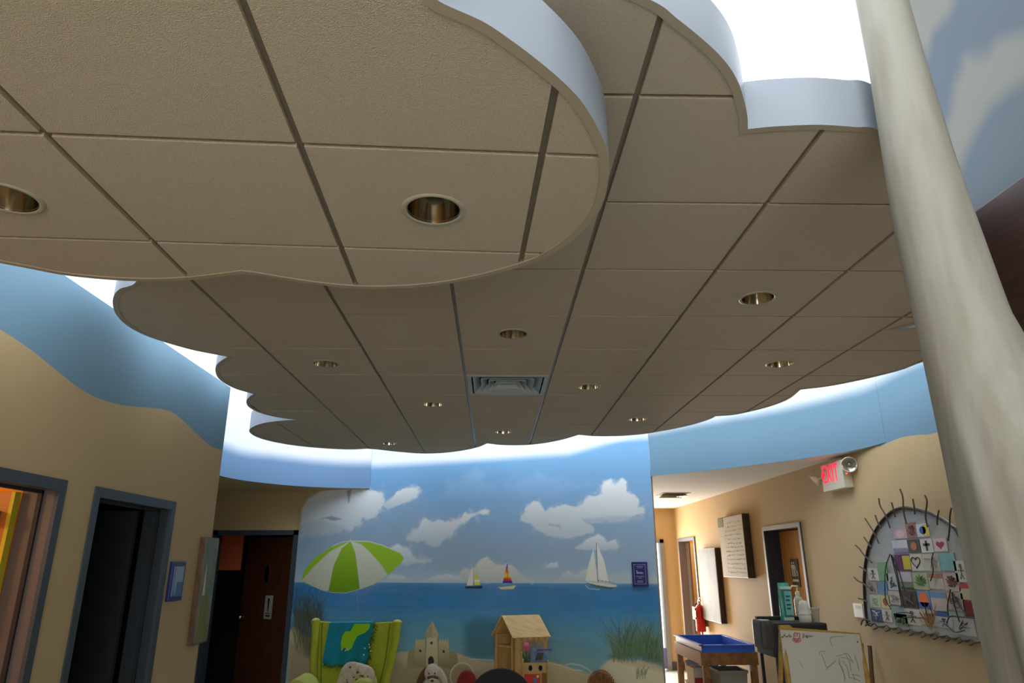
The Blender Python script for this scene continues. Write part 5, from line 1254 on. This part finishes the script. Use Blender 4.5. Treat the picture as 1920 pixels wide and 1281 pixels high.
DRAW = [((355, 425, 450, 492), (214, 176, 180)), ((442, 375, 516, 486), (160, 118, 106)), ((516, 383, 608, 480), (210, 212, 218)),
 ((348, 500, 456, 590), (206, 206, 212)), ((456, 494, 542, 592), (72, 68, 64)), ((545, 490, 633, 590), (222, 216, 208)), ((636, 485, 734, 583), (214, 202, 198)),
 ((365, 600, 478, 720), (104, 50, 100)), ((468, 597, 562, 720), (216, 206, 186)), ((562, 596, 680, 720), (200, 196, 180)), ((680, 590, 792, 720), (132, 186, 184)), ((788, 645, 880, 800), (210, 206, 196)),
 ((176, 698, 248, 788), (214, 206, 196)), ((248, 655, 312, 790), (116, 162, 116)), ((312, 735, 390, 855), (190, 196, 196)), ((392, 725, 482, 798), (204, 196, 208)), ((405, 800, 500, 852), (120, 136, 92)), ((492, 730, 600, 852), (180, 190, 150)), ((602, 735, 708, 848), (200, 188, 172)), ((710, 730, 820, 862), (196, 178, 168)), ((822, 808, 912, 925), (204, 190, 150)),
 ((166, 792, 240, 880), (170, 154, 144)), ((242, 792, 312, 885), (92, 136, 170)), ((320, 862, 412, 958), (196, 188, 182)), ((414, 858, 522, 982), (66, 52, 46)), ((526, 856, 616, 986), (110, 146, 190)), ((620, 866, 734, 1008), (200, 184, 170)), ((738, 872, 852, 1000), (186, 166, 158)), ((852, 928, 932, 1046), (132, 34, 40)),
 ((190, 886, 264, 976), (190, 204, 176)), ((266, 892, 332, 984), (206, 192, 130)), ((342, 965, 432, 1050), (140, 170, 168)), ((434, 986, 545, 1100), (202, 196, 180)), ((547, 990, 652, 1105), (200, 190, 170)), ((654, 1002, 742, 1040), (60, 104, 164)), ((744, 1010, 850, 1045), (170, 186, 170)),
 ((196, 988, 274, 1078), (44, 66, 104)), ((276, 992, 345, 1080), (196, 190, 176)), ((362, 1022, 455, 1108), (84, 116, 78)), ((655, 1042, 775, 1122), (204, 200, 190)), ((780, 1050, 930, 1175), (196, 192, 180))]
def ctr_rect(x0, y0, x1, y1, dx=0):
    a, b_, c, d = aq(x0, (y0+y1)/2, dx), aq(x1, (y0+y1)/2, dx), aq((x0+x1)/2, y0, dx), aq((x0+x1)/2, y1, dx)
    return a.y, b_.y, c.z, d.z          # y left (larger), y right, z top, z bottom
DO = []
for (r, c) in DRAW:
    ya, yb, zt_, zb_ = ctr_rect(*r); ya -= .002; yb += .002
    o = MB().box((AX+.004, yb, zb_+.002), (AX+.010, ya, zt_-.002)).build('drawing', dcol(c), t); DO.append((o, (ya+yb)/2, (zt_+zb_)/2, abs(ya-yb), abs(zt_-zb_)))
def motif(i, kind, c, s=1):
    o, y, z, w, h = DO[i]; b = MB(); X = AX+.003; m = mat('motif_%d_%d_%d' % c, c, .7)
    if kind == 'oval': b.lathe([(0, 0), (1, 0)], frame3((0, w*.33*s, 0), (0, 0, h*.38*s), (-1, 0, 0), (X, y, z)), 20)
    if kind == 'heart': b.tube([(X, y+w*.34*s*(sin(a)**3), z+h*.03+h*.33*s*((13*cos(a)-5*cos(2*a)-2*cos(3*a)-cos(4*a))/15)) for a in [k*2*pi/24 for k in range(25)]], .004*s, 5)
    if kind == 'fillheart': b.prism([(X, y+w*.3*s*(sin(a)**3), z+h*.3*s*((13*cos(a)-5*cos(2*a)-2*cos(3*a)-cos(4*a))/15)) for a in [k*2*pi/24 for k in range(24)]], (.001, 0, 0))
    if kind == 'burst':
        for k in range(18): a = k*pi/9+.1; b.tube([(X, y, z-h*.1), (X, y+w*.42*cos(a)*R.uniform(.6, 1), z+h*.42*sin(a)*R.uniform(.6, 1))], .004, 4)
    if kind == 'cross': 
        b.box((X, y-w*.09, z-h*.36), (X+.001, y+w*.09, z+h*.36)); b.box((X, y-w*.28, z-h*.02), (X+.001, y+w*.28, z+h*.16))
    if kind == 'figure':
        b.lathe([(0, 0), (1, 0)], frame3((0, w*.13, 0), (0, 0, h*.12), (-1, 0, 0), (X, y, z+h*.24)), 14); b.tube([(X, y, z+h*.14), (X, y, z-h*.1), (X, y+w*.15, z-h*.35)], .003, 4); b.tube([(X, y, z-h*.1), (X, y-w*.15, z-h*.35)], .003, 4); b.tube([(X, y-w*.25, z+h*.05), (X, y+w*.25, z+h*.05)], .003, 4)
    if kind == 'scribble':
        pts = [(X, y+w*.36*R.uniform(-1, 1), z+h*.36*R.uniform(-1, 1)) for k in range(12)]; b.tube(spline(pts, 4), .0022, 4)
    if kind == 'top': b.box((X, y-w*.48, z+h*.2), (X+.001, y+w*.48, z+h*.48))
    if kind == 'bottom': b.box((X, y-w*.48, z-h*.48), (X+.001, y+w*.48, z-h*.15))
    if kind == 'half': b.box((X, y-w*.48, z-h*.4), (X+.001, y-w*.02, z+h*.4))
    b.build('motif', m, o)
for a in ((0, 'oval', (222, 190, 190)), (1, 'burst', (120, 78, 66)), (2, 'half', (224, 200, 60)), (2, 'oval', (44, 84, 150), .8), (3, 'bottom', (140, 126, 170)), (4, 'oval', (176, 112, 56), .8), (5, 'cross', (60, 56, 56)), (6, 'fillheart', (160, 40, 56)), (7, 'half', (212, 190, 60)), (8, 'heart', (40, 32, 34)), (9, 'scribble', (176, 168, 150)), (11, 'figure', (96, 104, 64)), (12, 'figure', (56, 52, 56)), (14, 'scribble', (90, 84, 100)), (16, 'bottom', (58, 56, 44)), (17, 'burst', (84, 116, 50)), (18, 'top', (170, 110, 60)), (19, 'burst', (104, 50, 44)), (20, 'top', (180, 40, 44)), (21, 'scribble', (120, 100, 96)), (23, 'scribble', (170, 130, 130)), (24, 'scribble', (120, 104, 96)), (25, 'oval', (232, 110, 30), 1.1), (25, 'bottom', (60, 80, 170)), (26, 'top', (96, 140, 180)), (27, 'scribble', (110, 84, 84)), (29, 'scribble', (150, 164, 120)), (30, 'oval', (150, 50, 40), .8), (32, 'figure', (70, 66, 62)), (33, 'burst', (176, 120, 60)), (36, 'scribble', (206, 210, 216)), (37, 'figure', (74, 70, 66)), (38, 'scribble', (50, 74, 48)), (39, 'figure', (66, 72, 90)), (40, 'scribble', (80, 76, 72))): motif(*a)
WIRE = mat('dark_green_wire', (46, 54, 46), .6)
for l in (((335, 600), (305, 690), (298, 800), (305, 920), (342, 988)), ((340, 605), (365, 700), (395, 830), (420, 975)), ((345, 605), (385, 740), (430, 970)), ((350, 610), (390, 700), (440, 860)), ((330, 965), (370, 962), (415, 975)), ((762, 850), (748, 920), (740, 980), (748, 1038)), ((775, 870), (800, 920), (840, 980), (875, 1025)), ((770, 870), (795, 980), (825, 1080)), ((375, 1060), (378, 1020), (440, 1012), (475, 1018)), ((430, 1045), (520, 1050), (605, 1055)), ((640, 590), (628, 650), (640, 720), (620, 790)), ((735, 1090), (760, 1040), (850, 1045), (940, 1055)), ((730, 1095), (790, 1150), (860, 1140)), ((575, 940), (590, 1010), (620, 1130), (545, 1010)), ((625, 1130), (640, 1050), (610, 960))):
    b = MB(); b.tube(spline([aq(x, y, .012) for x, y in l], 5), .0042, 6); b.build('wire_stem', WIRE, t)
for i in range(9):
    x = 185+i*85; y = 1098+i*14
    l = [(x-20, y-6), (x+10, y+10), (x+40, y-8), (x+60, y+22), (x+30, y+34), (x+70, y+16), (x+105, y+12)]
    b = MB(); b.tube(spline([aq(a, c, .01) for a, c in l], 4), .005, 6); b.build('vine', TWG, t)
b = MB()
for k in range(14): b.tube([aq(625, 1135, .015), aq(600+R.uniform(-60, 60), 1020+R.uniform(-60, 40), .015)], .002, 4)
b.build('dry_grass', mat('ochre_dry_grass', (166, 124, 70), .8), t)

# ================================================================== LIGHT
w = bpy.data.worlds.new('daylight'); SC.world = w; w.use_nodes = True
w.node_tree.nodes['Background'].inputs[0].default_value = (.86, .93, 1, 1); w.node_tree.nodes['Background'].inputs[1].default_value = WORLD
def area(name, loc, rot, sx, sy, power, col):
    l = bpy.data.lights.new(name, 'AREA'); l.shape = 'RECTANGLE'; l.size = sx; l.size_y = sy; l.energy = power; l.color = col
    o = bpy.data.objects.new(name, l); COL.objects.link(o); o.location = loc; o.rotation_euler = rot; return o
area('added_fill_light', (-.1, -2.95, 1.6), (radians(90), 0, 0), 3.7, 1.7, FILLP, (1, .95, .86))          # added fill light, standing in the added window
area('hall_door_daylight', (2.5, 12.55, 1.2), (radians(-90), 0, 0), .9, 1.6, HALLP, (1, .97, .92))      # through the glass door
def lamp(name, loc, p, col, r=.08):
    l = bpy.data.lights.new(name, 'POINT'); l.energy = p; l.color = col; l.shadow_soft_size = r
    o = bpy.data.objects.new(name, l); COL.objects.link(o); o.location = loc
lamp('yellow_room_lamp', (-3.2, 2.6, 2.2), 15, (1, .72, .3))
lamp('hall_room_lamp', (4.3, 12.4, 2.2), 60, (1, .78, .3))
vs_ = SC.view_settings; SC.display_settings.display_device = 'sRGB'
vs_.view_transform = 'Standard'; vs_.look = 'None'; vs_.gamma = 1; vs_.use_curve_mapping = False; vs_.exposure = EXPO
SC.cycles.use_denoising = True; SC.cycles.max_bounces = 8; SC.cycles.diffuse_bounces = 6; SC.cycles.caustics_reflective = False; SC.cycles.caustics_refractive = False; SC.cycles.sample_clamp_indirect = 6
